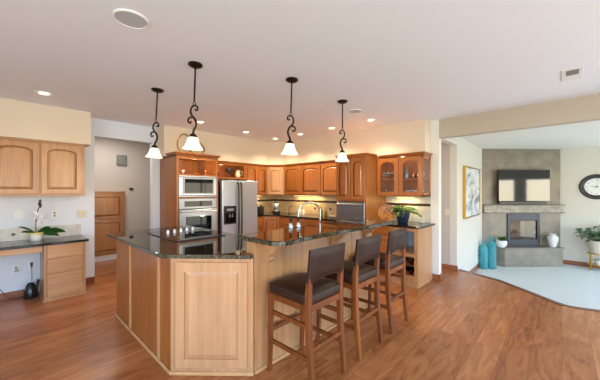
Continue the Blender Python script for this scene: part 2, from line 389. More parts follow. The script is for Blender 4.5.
struct(MB().box(0, 3.2, 7.0, 7.1, 0, CEIL).box(-.1, 0, 5.52, 7.1, 0, CEIL).box(3.2, 3.3, 5.52, 7.1, 0, CEIL).build('wall_hall', HALLW))
# walls with the windows, behind the camera
def win_wall(name, axis, at, out, lo, hi, z0, z1, holes, mat):
    mb = MB(); prev = lo
    def bx(a, b_, c, d): mb.box(*((at, at+out, a, b_) if axis == 'x' else (a, b_, at, at+out)), c, d)
    for h0, h1, a, b_ in holes:
        bx(prev, h0, z0, z1); bx(h0, h1, z0, a); bx(h0, h1, b_, z1); prev = h1
    bx(prev, hi, z0, z1); return struct(mb.build(name, mat))
win_wall('wall_back', 'x', -2.6, -.15, -2.75, 5.52, 0, CEIL, [(-1.9, 1.7, .15, 2.25)], WALL)
win_wall('wall_south', 'y', -2.6, -.15, -2.75, 4.95, 0, CEIL, [(-1.8, .9, .1, 2.25), (1.1, 3.8, .1, 2.25)], WALL)
win_wall('wall_living_south', 'y', -3.2, -.15, 4.95, 9.4, -.4, 2.6, [(5.2, 7.83, -.2, 1.88), (8.06, 9.12, -.2, 1.88)], LWALL)
def win_frame(name, axis, at, a, b_, z0, z1, nm):
    mb = MB()
    def bx(p, q, c, d): mb.box(*((at-.05, at+.02, p, q) if axis == 'x' else (p, q, at-.05, at+.02)), c, d)
    bx(a, b_, z0, z0+.06); bx(a, b_, z1-.06, z1); bx(a, a+.06, z0, z1); bx(b_-.06, b_, z0, z1)
    for i in range(1, nm): q = a+(b_-a)*i/nm; bx(q-.03, q+.03, z0, z1)
    struct(mb.build(name, WHITE))
win_frame('window_1', 'x', -2.62, -1.9, 1.7, .15, 2.25, 3)
win_frame('window_2', 'y', -2.62, -1.8, .9, .1, 2.25, 2)
win_frame('window_3', 'y', -2.62, 1.1, 3.8, .1, 2.25, 2)
win_frame('window_4', 'y', -3.22, 5.2, 7.83, -.2, 1.88, 2)
win_frame('window_5', 'y', -3.22, 8.06, 9.12, -.2, 1.88, 1)
# living room and passage walls
struct(MB().box(5.63, 9.4, 1.385, 1.5, -.4, 2.6).box(4.95, 5.63, 1.385, 1.5, 2.27, 2.6).build('wall_living_left', LWALL))
struct(MB().box(5.63, 5.75, 1.5, 5.4, 0, 2.6).box(4.95, 5.75, 5.4, 5.52, 0, 2.6).build('wall_passage', HALLW))
struct(MB().box(9.2, 9.35, -3.4, 1.5, -.4, 2.6).build('wall_living_right', LWALL))
# baseboards
def bb(name, *boxes):
    mb = MB()
    for q in boxes: mb.box(*q)
    return struct(mb.build(name, BASEW, bevel=.004))
bb('baseboard_left', (-2.6, .36, YW-.015, YW, 0, .09), (.826, D0, YW-.015, YW, 0, .09))
bb('baseboard_right', (XW-.015, XW, 1.435, 1.548, 0, .09), (XW-.015, 4.965, 1.435, 1.45, 0, .09))
bb('baseboard_passage', (5.615, 5.63, 1.37, 5.4, 0, .09), (4.95, 5.615, 5.385, 5.4, 0, .09))
bb('baseboard_living_left', (5.80, 7.78, 1.37, 1.385, -.3, -.2))
bb('baseboard_living_right', (9.185, 9.2, -3.2, .02, -.3, -.2))
struct(MB().box(0, 1.14, 6.985, 7.0, 0, .11).box(1.83, 3.2, 6.985, 7.0, 0, .11).build('baseboard_hall', WHITE))

# ------------------------------------------------------------------ lights in the ceiling
def can(x, y, z, label, power=34, on=True):
    t_ = thing('recessed_light', label, 'ceiling light', (x, y, z-.012), 'recessed lights in the kitchen ceiling' if on and z > 2.5 else None)
    MB().lathe((x, y, z), [(.048, -.004), (.075, -.012), (.082, -.006), (.082, 0), (.048, 0)], 24).build('trim_ring', WHITE, t_)
    MB().lathe((x, y, z), [(.0, -.006), (.046, -.006), (.046, 0)], 20).build('bulb', BULB if on else WHITE, t_)
    if on: lamp('recessed_lamp', 'SPOT', (x, y, z-.03), power, WARM, (0, 0, 0), t_, spot_size=2.2, spot_blend=.8, shadow_soft_size=.05)
    return t_
for i_, (x, y, lb) in enumerate(((.346, 4.439, 'lit recessed light in front of the desk soffit, leftmost in ceiling'),
                 (2.27, 4.40, 'lit recessed light in ceiling in front of the oven tower'),
                 (3.267, 4.50, 'lit recessed light in ceiling in front of the refrigerator'),
                 (4.104, 4.58, 'lit recessed light in ceiling at the kitchen corner'),
                 (4.132, 3.853, 'lit recessed light in ceiling just right of the corner one'),
                 (4.125, 3.072, 'lit recessed light in ceiling between the two right pendants'),
                 (4.097, 2.259, 'lit recessed light in ceiling above the glass-door cabinet, rightmost of the row'))):
    can(x, y, CEIL, lb, 8 if i_ == 0 else 46)
can(7.993, -.179, 2.44, 'small unlit recessed light in the living room ceiling', on=False)
def speaker(x, y, r_, label):
    t_ = thing('ceiling_speaker', label, 'speaker', (x, y, CEIL-.01))
    MB().lathe((x, y, CEIL), [(0, -.008), (r_*.9, -.008), (r_*.9, 0)], 32).build('grille', base('grey speaker grille', (190, 195, 196), .8), t_)
    MB().lathe((x, y, CEIL), [(r_*.9, -.008), (r_*.92, -.012), (r_, -.008), (r_, 0), (r_*.9, 0)], 32).build('rim', WHITE, t_)
speaker(.595, 2.10, .105, 'large round grey speaker in ceiling at the upper left')
speaker(3.479, 2.173, .10, 'round ceiling speaker beside the rightmost pendant light')
t_ = thing('air_vent', 'white ceiling air register with dark louvres near the right edge', 'vent', (3.83, -.07, CEIL-.012))
MB().box(3.655, 4.01, -.145, .005, CEIL-.006, CEIL).build('frame', WHITE, t_, bevel=.002)
MB().box(3.70, 3.84, -.118, -.03, CEIL-.009, CEIL-.006).build('duct_opening', base('dark duct', (96, 92, 88), .8), t_)
for i in range(7): MB().box(3.705+i*.02, 3.711+i*.02, -.118, -.03, CEIL-.012, CEIL-.007).build('louvre', base('louvre', (150, 146, 140), .6) if i == 0 else bpy.data.materials['louvre'], t_)

# ------------------------------------------------------------------ pendants
def pendant(x, y, label, rz, lean):
    t_ = thing('pendant_light', label, 'pendant light', (x, y, 1.81), 'bronze scroll pendants')
    ca, sa = math.cos(rz), math.sin(rz)
    def q(u, z): return (x+ca*u, y+sa*u, z)
    MB().lathe((x, y, 0), [(0, CEIL), (.062, CEIL), (.064, CEIL-.012), (.045, CEIL-.026), (.012, CEIL-.032), (0, CEIL-.032)][::-1], 24).build('canopy', BRONZE, t_)
    MB().tube([(x, y, 2.245), (x, y, CEIL-.03)], .008, 10).build('rod', BRONZE, t_)
    ring = [q(.012*math.cos(a), 2.232+.014*math.sin(a)) for a in [2*PI*i/14 for i in range(14)]]
    MB().tube(ring, .0035, 6, True).build('ring', BRONZE, t_)
    main = smooth_path([q(*p) for p in ((0, 1.955), (.004, 1.985), (.020, 2.02), (.024, 2.055), (.010, 2.09), (-.014, 2.12), (-.028, 2.15), (-.026, 2.185), (-.006, 2.213), (.020, 2.212), (.034, 2.192), (.028, 2.172), (.014, 2.174), (.014, 2.186))])
    k = len(main); s = MB().tube(main, [.0115-.005*i/k for i in range(k)], 8)
    low = smooth_path([q(*p) for p in ((.022, 2.06), (.012, 2.092), (-.012, 2.108), (-.038, 2.102), (-.050, 2.080), (-.042, 2.058), (-.026, 2.058), (-.024, 2.072))])
    k = len(low); s.tube(low, [.0105-.004*i/k for i in range(k)], 8)
    s.build('scroll', BRONZE, t_)
    MB().lathe((x, y, 0), [(0, 1.967), (.014, 1.962), (.03, 1.945), (.04, 1.925), (.03, 1.92), (0, 1.92)][::-1], 20).build('shade_cap', BRONZE, t_)
    prof = [(.030, 1.935), (.042, 1.92), (.050, 1.897), (.057, 1.872), (.069, 1.846), (.084, 1.827), (.089, 1.820), (.084, 1.823), (.066, 1.844), (.054, 1.868), (.047, 1.893), (.038, 1.916), (.028, 1.93)]
    MB().lathe((x, y, 0), prof, 28).build('shade', SHADE, t_)
    lamp('pendant_lamp', 'POINT', (x, y, 1.80), 8, WARM, None, t_, shadow_soft_size=.05)
    # hangs slightly out of plumb
    t_.location = (x-.683*lean, y+.73*lean, 1.81); t_.rotation_euler = Matrix.Rotation(math.atan(lean/.76), 3, Vector((.73, .683, 0))).to_euler()
pendant(1.213, 3.346, 'leftmost pendant, bronze scroll and lit bell shade, hanging over cooktop far side', math.radians(-47), .040)
pendant(1.205, 2.426, 'largest pendant, bronze scroll and lit bell shade in front of oven tower', math.radians(-47), .025)
pendant(2.047, 2.03, 'bronze scroll pendant with lit shade over the breakfast bar, above the first stool', math.radians(133), .024)
pendant(2.984, 2.048, 'rightmost pendant, bronze scroll and lit shade in front of tall pantry', math.radians(133), .005)

# ------------------------------------------------------------------ desk corner on the left
t_ = thing('upper_cabinet', 'two-door arched maple wall cabinet over the desk, under the soffit', 'cabinet', (.35, 5.24, 1.39))
MB().box(-.13, .836, 5.07, YW-.002, 1.39, 2.112).build('body', LIT_MAPLE, t_, bevel=.002)
MB().box(-.14, .848, 5.052, YW-.002, 2.09, 2.117).build('crown', LIT_MAPLE_X, t_, bevel=.004)
MB().box(-.13, .836, 5.062, YW-.01, 1.375, 1.39).build('light_rail', LIT_MAPLE_X, t_)
for x0 in (-.098, .366):
    door_mesh(frame((x0, 5.07, 1.402), (1, 0, 0), (0, -1, 0)), .445 if x0 < 0 else .435, .675, .045, .062).build('door', LIT_MAPLE, t_)
t_ = thing('drawer_cabinet', 'maple three-drawer desk cabinet standing at right of kneehole', 'cabinet', (.595, 5.1, 0))
MB().box(.38, .812, 4.882, YW-.016, 0, .735).build('body', LIT_MAPLE, t_, bevel=.002)
MB().box(.366, .826, 4.865, YW-.016, 0, .022).build('base_trim', LIT_MAPLE_X, t_, bevel=.004)
for z0, z1 in ((.56, .722), (.362, .552), (.06, .354)):
    MB().box(.41, .785, 4.866, 4.882, z0, z1).build('drawer', LIT_MAPLE_X, t_, bevel=.005, seg=2)
MB().box(.38, .40, 4.868, 4.882, .022, .735).box(.795, .812, 4.868, 4.882, .022, .735).box(.40, .795, 4.868, 4.882, .722, .735).box(.40, .795, 4.868, 4.882, .022, .06).build('face_frame', LIT_MAPLE, t_)
t_ = thing('desk_countertop', 'dark granite desk top over the kneehole, with maple drawer apron', 'countertop', (-.1, 5.1, .735))
MB().box(-1.1, .846, 4.85, YW-.002, .735, .768).build('slab', GRANITE, t_, bevel=.008, seg=3)
MB().box(-1.1, .366, 4.885, 4.905, .655, .735).build('apron', LIT_MAPLE_X, t_, bevel=.003)
t_ = tag(MB().box(-1.1, .84, YW-.014, YW-.001, .768, .937).build('backsplash', DESKTILE, bevel=.002), 'low grey-cream tile backsplash behind the desk top', 'backsplash')
for x in (-.35, .115):
    MB().fprism(frame((x, YW-.014, .855), (1, 0, 0), (0, -1, 0)), [(0, -.026), (.026, 0), (0, .026), (-.026, 0)], 0, .003).build('accent_tile', base('dark green accent tile', (52, 54, 44), .25) if x < -.3 else bpy.data.materials['dark green accent tile'], t_)
def outlet(name, x, z, w, label, mat, kind, y=YW):
    o = thing(name, label, 'outlet' if kind == 'outlet' else 'switch', (x, y-.004, z-.055))
    F = frame((x, y, z), (1, 0, 0), (0, -1, 0))
    MB().fbox(F, -w/2, w/2, -.057, .057, .0005, .006).build('plate', mat, o, bevel=.002)
    if kind == 'outlet':
        for dz in (-.02, .02):
            s = MB().lathe((0, 0, 0), [(0, 0), (.016, 0), (.016, .003), (0, .003)], 14)
            s.v = [tuple(F(v[0], dz+v[1], .006+v[2])) for v in s.v]; s.build('socket', base('socket grey', (150, 148, 142), .5), o)
    else:
        k = max(1, round(w/.06))
        for i in range(k): u = (i-(k-1)/2)*.045; MB().fbox(F, u-.014, u+.014, -.03, .03, .006, .009).build('rocker', mat, o, bevel=.001)
    return o
outlet('wall_switch', .164, 1.114, .088, 'white double switch plate on wall left of the orchid', WHITE, 'switch')
outlet('wall_outlet', .534, 1.10, .075, 'white outlet on wall right of the orchid flowers', WHITE, 'outlet')
outlet('wall_switch', .853, 1.086, .118, 'almond double switch plate beside the doorway, above desk end', ALMOND, 'switch')
outlet('wall_outlet', .141, .385, .075, 'white outlet low in kneehole, left one with grey plug', WHITE, 'outlet')
outlet('wall_outlet', .292, .41, .075, 'white outlet low in kneehole, behind the black plug', WHITE, 'outlet')
tag(MB().box(.125, .165, YW-.045, YW-.009, .345, .385).build('power_adapter', base('grey plug', (170, 168, 162), .5), bevel=.006), 'small grey adapter plugged into the left kneehole outlet', 'plug')
t_ = thing('charger_cord', 'black plug with thin cord hanging from the right kneehole outlet', 'cord', (.30, 5.36, .13))
MB().box(.28, .305, YW-.04, YW-.009, .405, .45).build('plug', BLACK, t_, bevel=.004)
MB().tube(smooth_path([(.292, 5.37, .41), (.292, 5.335, .33), (.293, 5.315, .25), (.29, 5.30, .205)]), .004, 6).build('cable', BLACK, t_)
tag(MB().tube(smooth_path([(-.12, 5.36, .30), (-.02, 5.34, .18), (.06, 5.32, .04), (.12, 5.30, .006), (.2, 5.33, .006), (.25, 5.36, .006)]), .004, 6).build('floor_cord', BLACK), 'black cord drooping to the floor at far left under desk', 'cord')
t_ = thing('watering_can', 'black tapered can with slanted spout on floor in desk kneehole', 'can', (.275, 5.24, 0))
MB().lathe((.275, 5.24, 0), [(0, 0), (.068, 0), (.072, .01), (.066, .09), (.048, .17), (.036, .185), (.030, .20), (.024, .20), (.028, .18), (.04, .16), (0, .15)], 20).build('body', base('glossy black enamel', (22, 26, 30), .15), t_)
MB().tube([(.32, 5.235, .08), (.342, 5.23, .16), (.352, 5.228, .235)], [.02, .014, .016], 10).build('spout', BLACK, t_)
t_ = thing('orchid', 'white orchid in a white and yellow pot on desk top', 'plant', (.33, 5.22, .768))
MB().lathe((.33, 5.22, .768), [(0, 0), (.055, 0), (.06, .01), (.072, .075), (.074, .085), (.066, .085), (.06, .07), (0, .07)], 20).build('pot', CERAM, t_)
MB().lathe((.33, 5.22, .768), [(.0715, .078), (.080, .088), (.080, .110), (.072, .112), (.066, .106), (.066, .08)], 20).build('pot_rim', base('pale yellow glaze', (226, 206, 130), .3), t_)
lf = MB()
for dx, dy, dz, ln, wd in ((1, -.2, .22, .32, .11), (1, -.5, .05, .26, .09), (-1, -.1, .45, .17, .05), (-1, .1, .9, .24, .045), (.6, .3, .4, .2, .08)): lf.leaf((.33, 5.22, .865), (dx, dy, dz), ln, wd, .25, (dx*.2, -.6, .75))
lf.build('leaves', LEAF_D, t_)
MB().tube(smooth_path([(.33, 5.22, .84), (.325, 5.21, 1.0), (.34, 5.2, 1.15), (.365, 5.19, 1.26), (.362, 5.185, 1.30)]), .005, 6).build('stem', STEM, t_)
def flower(p, r_):
    fl = MB()
    for k in range(5):
        a = 2*PI*k/5+PI/2; fl.leaf(p, (math.cos(a), -.35, math.sin(a)), r_, r_*.85, .05)
    return fl
for p, r_ in (((.33, 5.17, 1.10), .06), ((.375, 5.17, 1.06), .065), ((.31, 5.175, 1.13), .05), ((.355, 5.175, 1.0), .05)): flower(p, r_).build('blossom', PETAL, t_)
bd = MB()
for p, r_ in (((.362, 5.185, 1.26), .022), ((.366, 5.185, 1.30), .017), ((.37, 5.185, 1.23), .015)): bd.lathe((p[0], p[1], p[2]), [(0, -r_*1.4), (r_*.8, -r_*.5), (r_, .2*r_), (r_*.5, r_*1.2), (0, r_*1.6)], 10)
bd.build('buds', base('dark bud', (66, 62, 60), .5), t_)

# ------------------------------------------------------------------ hall beyond the doorway
t_ = thing('hall_cabinet', 'half-height maple two-panel cabinet in the hall through the doorway', 'cabinet', (1.48, 6.9, 0))
MB().box(1.14, 1.83, 6.90, 6.998, .11, 1.40).build('body', HALLW_, t_)
MB().box(1.13, 1.84, 6.885, 6.998, 1.40, 1.43).build('cap', HALLW_, t_, bevel=.004)
MB().box(1.14, 1.83, 6.905, 6.998, 0, .11).build('toe_board', WHITE, t_)
F = lambda z: frame((1.17, 6.90, z), (1, 0, 0), (0, -1, 0))
door_mesh(F(.86), .63, .52, 0, .06).build('door', HALLW_, t_)
door_mesh(F(.14), .63, .70, 0, .06).build('door', HALLW_, t_)
t_ = thing('door_chime', 'square pewter chime box high on the hall wall', 'chime', (1.79, 6.98, 2.0))
MB().box(1.70, 1.88, 6.95, 6.999, 2.0, 2.22).build('cover', base('pewter', (140, 138, 132), .4, .6), t_, bevel=.008)
t_ = thing('thermostat', 'small dark thermostat on the hall wall right of the panel cabinet', 'thermostat', (1.983, 6.98, 1.46))
MB().box(1.945, 2.02, 6.975, 6.999, 1.46, 1.505).build('case', BLACK, t_, bevel=.005)
lamp('hall_fill', 'AREA', (1.4, 6.2, CEIL-.03), 13, (1, .95, .9), None, None, size=.5)  # added unseen light, brightens the hall wall
lamp('passage_lamp', 'AREA', (5.3, 3.2, 2.40), 16, (1, .93, .85), None, None, size=.4)
# ------------------------------------------------------------------ oven tower
TX0, TX1, TY = 2.0, 2.77, 4.70
t_ = thing('oven_cabinet', 'tall maple oven tower with open lit niche on top', 'cabinet', (2.385, 5.05, 0))
cb = MB().box(TX0, TX0+.02, TY, YW-.002, 0, 2.07).box(TX1-.02, TX1, TY, YW-.002, 0, 2.07).box(TX0, TX1, YW-.02, YW-.002, 0, 2.045).box(TX0, TX1, TY, YW-.002, 2.035, 2.06)
cb.box(TX0+.02, TX1-.02, TY+.002, YW-.02, 1.705, 1.725).box(TX0+.02, TX1-.02, TY+.002, YW-.02, 1.32, 1.338).box(TX0+.02, TX1-.02, TY+.002, YW-.02, .50, .52).box(TX0+.02, TX1-.02, TY+.002, YW-.02, 0, .52)
cb.build('body', MAPLE, t_)
ff = MB().box(TX0, TX0+.035, TY-.012, TY+.002, 0, 2.07).box(TX1-.04, TX1, TY-.012, TY+.002, 0, 2.07).box(TX0+.035, TX1-.04, TY-.012, TY+.002, 1.99, 2.06).box(TX0+.035, TX1-.04, TY-.012, TY+.002, 1.703, 1.728).box(TX0+.035, TX1-.04, TY-.012, TY+.002, 1.315, 1.34)
ff.build('face_frame', MAPLE, t_)
def crown(path, z, mat=MAPLE_X):
    """small stepped crown following an open 2D path, outward to the right of travel"""
    mb = MB(); prof = [(0, 0), (.012, .002), (.018, .018), (.032, .03), (.036, .045), (0, .045)]
    P = [Vector((*p, 0)) for p in path]; rows = []
    for i, p in enumerate(P):
        d0 = (P[i]-P[i-1]).normalized() if i > 0 else None; d1 = (P[i+1]-P[i]).normalized() if i < len(P)-1 else None
        n0 = Vector((d0.y, -d0.x, 0)) if d0 else None; n1 = Vector((d1.y, -d1.x, 0)) if d1 else None
        nn = n0 if n1 is None else n1 if n0 is None else (n0+n1)/(1+n0.dot(n1))
        rows.append([p+nn*a+Vector((0, 0, z+b_)) for a, b_ in prof])
    k = len(prof); vs = [q for r_ in rows for q in r_]; fs = []
    for i in range(len(rows)-1):
        for j in range(k): fs.append((i*k+j, i*k+(j+1) % k, (i+1)*k+(j+1) % k, (i+1)*k+j))
    fs += [tuple(range(k)), tuple(reversed(range((len(rows)-1)*k, len(rows)*k)))]
    return mb.add(vs, fs)
crown([(TX0, 5.05), (TX0, TY-.012), (TX1, TY-.012), (TX1, 5.0)], 2.05).build('crown', MAPLE_X, t_)
for z0, z1 in ((.02, .25), (.26, .49)): MB().box(TX0+.04, TX1-.04, TY-.03, TY-.012, z0, z1).build('drawer', MAPLE_X, t_, bevel=.005, seg=2)
pk = MB().lathe((2.385, 4.80, 2.03), [(0, -.012), (.03, -.012), (.034, 0), (0, 0)], 16).build('puck_light', BULB, t_)
lamp('niche_lamp', 'POINT', (2.385, 4.82, 1.995), 5.0, WARM, None, None, shadow_soft_size=.03)
# niche ornaments
def ornament(name, x, y, z, prof, mat, label, cat, group=None):
    return tag(MB().lathe((x, y, z), prof, 16).build(name, mat), label, cat, group)
ornament('brass_bell', 2.09, 4.82, 1.725, [(0, 0), (.03, .0), (.032, .006), (.018, .03), (.014, .06), (.024, .075), (.028, .095), (.012, .11), (0, .112)], GOLD, 'little brass ornament at left of the oven tower niche', 'ornament')
ornament('glass_candle_cup', 2.15, 4.78, 1.725, [(0, 0), (.022, 0), (.006, .012), (.006, .03), (.028, .05), (.03, .08), (.026, .08), (.022, .055), (0, .045)], CERAM, 'pale footed candle cup beside brass ornament in the niche', 'ornament')
ornament('candle_bowl', 2.42, 4.80, 1.725, [(0, 0), (.03, 0), (.05, .02), (.056, .04), (.05, .04), (.04, .024), (0, .014)], GOLD, 'small low brass bowl in middle of the oven tower niche', 'bowl')
ornament('candle_cup', 2.58, 4.80, 1.725, [(0, 0), (.03, 0), (.01, .014), (.01, .04), (.03, .06), (.034, .095), (.03, .095), (.024, .065), (0, .055)], COPPER, 'small copper candle cup at right of the oven tower niche', 'ornament')
# gold loops on top of the tower
t_ = thing('gold_basket_frame', 'gold wire double-loop ornament on top of the oven tower', 'ornament', (2.36, 4.86, 2.10))
for cx, rx, rz_ in ((2.225, .135, .165), (2.45, .135, .115)):
    pts = [(cx+rx*math.cos(a), 4.86+.03*math.sin(2*a), 2.10+.012+rz_+rz_*math.sin(a)) for a in [2*PI*i/36 for i in range(36)]]
    MB().tube(pts, .012, 8, True).build('loop', GOLD, t_)
MB().lathe((2.36, 4.86, 2.095), [(0, 0), (.05, 0), (.05, .012), (.02, .02), (0, .02)], 20).build('foot', GOLD, t_)
# microwave
t_ = thing('microwave', 'built-in stainless microwave with black door in oven tower', 'microwave', (2.36, 4.8, 1.34))
MB().box(2.04, 2.725, 4.72, 5.2, 1.342, 1.70).build('body', DGREY, t_)
MB().box(2.036, 2.73, 4.672, 4.687, 1.342, 1.702).build('trim_kit', STEEL_B, t_, bevel=.003)
MB().box(2.10, 2.665, 4.655, 4.672, 1.385, 1.665).build('door_frame', STEEL, t_, bevel=.003)
MB().box(2.125, 2.645, 4.648, 4.655, 1.405, 1.645).build('door_glass', BGLASS, t_, bevel=.002)
MB().box(2.49, 2.50, 4.645, 4.65, 1.40, 1.65).build('door_seam', DGREY, t_)
MB().box(2.04, 2.725, 4.664, 4.672, 1.672, 1.684).box(2.04, 2.725, 4.664, 4.672, 1.355, 1.367).build('vent_slot', DGREY, t_)
# oven
t_ = thing('wall_oven', 'stainless wall oven with bar handle under the microwave', 'oven', (2.36, 4.8, .52))
MB().box(2.04, 2.725, 4.72, 5.25, .525, 1.31).build('body', DGREY, t_)
MB().box(2.036, 2.73, 4.672, 4.687, 1.135, 1.31).build('control_panel', STEEL, t_, bevel=.003)
MB().box(2.13, 2.64, 4.664, 4.672, 1.17, 1.265).build('display', BGLASS, t_, bevel=.002)
MB().box(2.036, 2.73, 4.660, 4.687, .53, 1.12).build('door', STEEL, t_, bevel=.004)
MB().box(2.15, 2.62, 4.653, 4.660, .72, 1.0).build('door_window', BGLASS, t_, bevel=.002)
MB().tube([(2.06, 4.615, 1.085), (2.706, 4.615, 1.085)], .013, 10).tube([(2.09, 4.615, 1.085), (2.09, 4.662, 1.085)], .009, 8).tube([(2.68, 4.615, 1.085), (2.68, 4.662, 1.085)], .009, 8).build('handle', STEEL_B, t_)
# ------------------------------------------------------------------ fridge
FX0, FX1, FS = 2.858, 3.695, 3.225
t_ = thing('refrigerator', 'stainless side-by-side refrigerator with black handles and dispenser', 'refrigerator', (3.26, 5.05, 0))
MB().box(FX0+.005, FX1-.005, 4.76, YW-.03, .03, 1.63).build('body', DGREY, t_, bevel=.004)
MB().box(FX0, FS-.004, 4.68, 4.755, .10, 1.645).build('freezer_door', FRIDGE, t_, bevel=.012, seg=3)
MB().box(FS+.004, FX1, 4.68, 4.755, .10, 1.645).build('fridge_door', FRIDGE, t_, bevel=.012, seg=3)
MB().box(FX0+.02, FX1-.02, 4.74, 4.76, .0, .10).build('toe_grille', BLACK, t_)
for xh in (FS-.035, FS+.035):
    MB().tube(smooth_path([(xh, 4.685, 1.60), (xh, 4.64, 1.57), (xh, 4.628, 1.3), (xh, 4.622, 1.0), (xh, 4.628, .6), (xh, 4.64, .36), (xh, 4.685, .33)]), .015, 10).build('handle', BLACK, t_)
o = MB().box(2.885, 3.165, 4.672, 4.682, .80, 1.155).build('dispenser', BLACK, t_, bevel=.006)
MB().box(2.92, 3.13, 4.668, 4.673, .83, 1.02).build('dispenser_recess', BGLASS, o)
MB().box(2.95, 3.10, 4.667, 4.673, 1.06, 1.10).build('button_panel', base('dispenser buttons', (150, 152, 156), .4), o)
MB().box(2.99, 3.03, 4.664, 4.669, .93, 1.0).box(3.055, 3.09, 4.664, 4.669, .93, 1.0).build('paddle', base('grey paddle', (90, 92, 96), .4), o)
MB().box(FX0+.02, FX0+.12, 4.70, 4.80, 1.645, 1.66).box(FX1-.12, FX1-.02, 4.70, 4.80, 1.645, 1.66).build('hinge_cover', BLACK, t_)
# cabinet over the fridge with open cubby
t_ = thing('cubby_cabinet', 'open maple display cubby above the refrigerator', 'cabinet', (3.2, 5.2, 1.70))
MB().box(2.775, 3.697, 5.06, YW-.002, 1.70, 1.725).box(2.775, 3.697, 5.06, YW-.002, 2.0, 2.02).box(2.775, 2.795, 5.06, YW-.002, 1.70, 2.02).box(3.677, 3.697, 5.06, YW-.002, 1.70, 2.02).box(2.775, 3.697, YW-.015, YW-.002, 1.70, 2.02).build('body', INSIDE, t_)
MB().box(2.775, 2.83, 5.045, 5.06, 1.69, 2.03).box(3.61, 3.697, 5.045, 5.06, 1.69, 2.03).box(2.83, 3.61, 5.045, 5.06, 1.69, 1.73).box(2.83, 3.61, 5.045, 5.06, 1.975, 2.03).build('face_frame', MAPLE_X, t_)
crown([(2.776, 5.045), (3.698, 5.045)], 2.005).build('crown', MAPLE_X, t_)
MB().lathe((3.1, 5.12, 1.998), [(0, -.012), (.028, -.012), (.03, 0), (0, 0)], 14).build('puck_light', BULB, t_)
lamp('cubby_lamp', 'POINT', (3.1, 5.13, 1.96), 1.2, WARM, None, None, shadow_soft_size=.03)
t_ = thing('dark_basket', 'small dark handled basket at left in the refrigerator cubby', 'basket', (2.97, 5.16, 1.725))
MB().lathe((2.97, 5.16, 1.725), [(0, 0), (.07, 0), (.095, .05), (.1, .075), (.092, .075), (.085, .05), (0, .02)], 20).build('bowl', base('dark wicker', (46, 32, 22), .8), t_)
MB().tube([(2.875+.095+.095*math.cos(a), 5.16, 1.79+.06*math.sin(a)) for a in [PI*i/12 for i in range(13)]], .006, 6).build('handle', bpy.data.materials['dark wicker'], t_)
t_ = thing('metal_flower_vase', 'dark metal footed vase of leaves in refrigerator cubby', 'vase', (3.32, 5.16, 1.725))
MB().lathe((3.32, 5.16, 1.725), [(0, 0), (.04, 0), (.042, .01), (.012, .03), (.012, .08), (.05, .11), (.06, .15), (.045, .19), (.05, .2), (.04, .2), (.036, .19), (0, .17)], 18).build('body', base('grey green metal', (74, 84, 80), .35, .5), t_)
lf = MB()
for k in range(14): a = random.uniform(0, 2*PI); lf.leaf((3.32, 5.16, 1.88), (math.cos(a), math.sin(a)*.7, random.uniform(.0, .4)), .11, .05, .3)
lf.build('leaves', base('dusky leaf', (44, 54, 48), .5), t_)
t_ = thing('cream_pitcher', 'cream pitcher with floral side and handle in refrigerator cubby', 'pitcher', (3.52, 5.15, 1.725))
MB().lathe((3.52, 5.15, 1.725), [(0, 0), (.04, 0), (.055, .03), (.06, .07), (.045, .12), (.04, .14), (.05, .165), (.044, .165), (.034, .14), (0, .1)], 20).build('body', CREAM, t_)
MB().tube(smooth_path([(3.57, 5.12, 1.86), (3.60, 5.10, 1.85), (3.605, 5.10, 1.80), (3.575, 5.12, 1.765)]), .007, 6).build('handle', CREAM, t_)

# ------------------------------------------------------------------ wall cabinets of the kitchen
UZ0, UZ1 = 1.352, 2.03
t_ = thing('upper_cabinet', 'two-door arched maple wall cabinet right of the refrigerator', 'cabinet', (3.98, 5.2, UZ0))
MB().box(3.70, 4.268, 5.062, YW-.002, UZ0, UZ1).build('body', MAPLE, t_)
for x0 in (3.71, 3.985): door_mesh(frame((x0, 5.062, UZ0+.012), (1, 0, 0), (0, -1, 0)), .27, .625, .05, .055).build('door', MAPLE, t_)
crown([(3.70, 5.062), (4.266, 5.062)], 2.005).build('crown', MAPLE_X, t_)
t_ = thing('corner_cabinet', 'single-door diagonal maple wall cabinet in the kitchen corner', 'cabinet', (4.6, 5.2, UZ0))
MB().prism([(4.27, 5.062), (4.5, 4.722), (XW-.002, 4.722), (XW-.002, YW-.002), (4.27, YW-.002)], UZ0, UZ1).build('body', LIT_MAPLE, t_)  # brighter look of the lit corner is put into the wood colour
dv = Vector((.23, -.34, 0)).normalized(); nv = Vector((-.34, -.23, 0)).normalized()
door_mesh(frame(Vector((4.27, 5.062, UZ0+.012))+dv*.035, dv, nv), .34, .625, .05, .06).build('door', LIT_MAPLE, t_)
crown([(4.27, 5.062), (4.5, 4.722)], 2.005).build('crown', MAPLE_X, t_)
for y1, ys, lb in ((4.718, (4.705, 4.165), 'two-door arched maple wall cabinet over the back counter, nearest the corner'), (3.622, (3.612,), 'single-door arched maple wall cabinet beside the tall pantry')):
    y0 = 3.626 if len(ys) == 2 else 2.952
    t_ = thing('upper_cabinet', lb, 'cabinet', (4.66, (y0+y1)/2, UZ0))
    MB().box(4.5, XW-.002, y0, y1, UZ0, UZ1).build('body', MAPLE, t_)
    for yy in ys: door_mesh(frame((4.5, yy, UZ0+.012), (0, -1, 0), (-1, 0, 0)), .53 if len(ys) == 2 else .63, .625, .05, .06).build('door', MAPLE, t_)
    crown([(4.5, y1), (4.5, y0)], 2.005).build('crown', MAPLE_Y, t_)
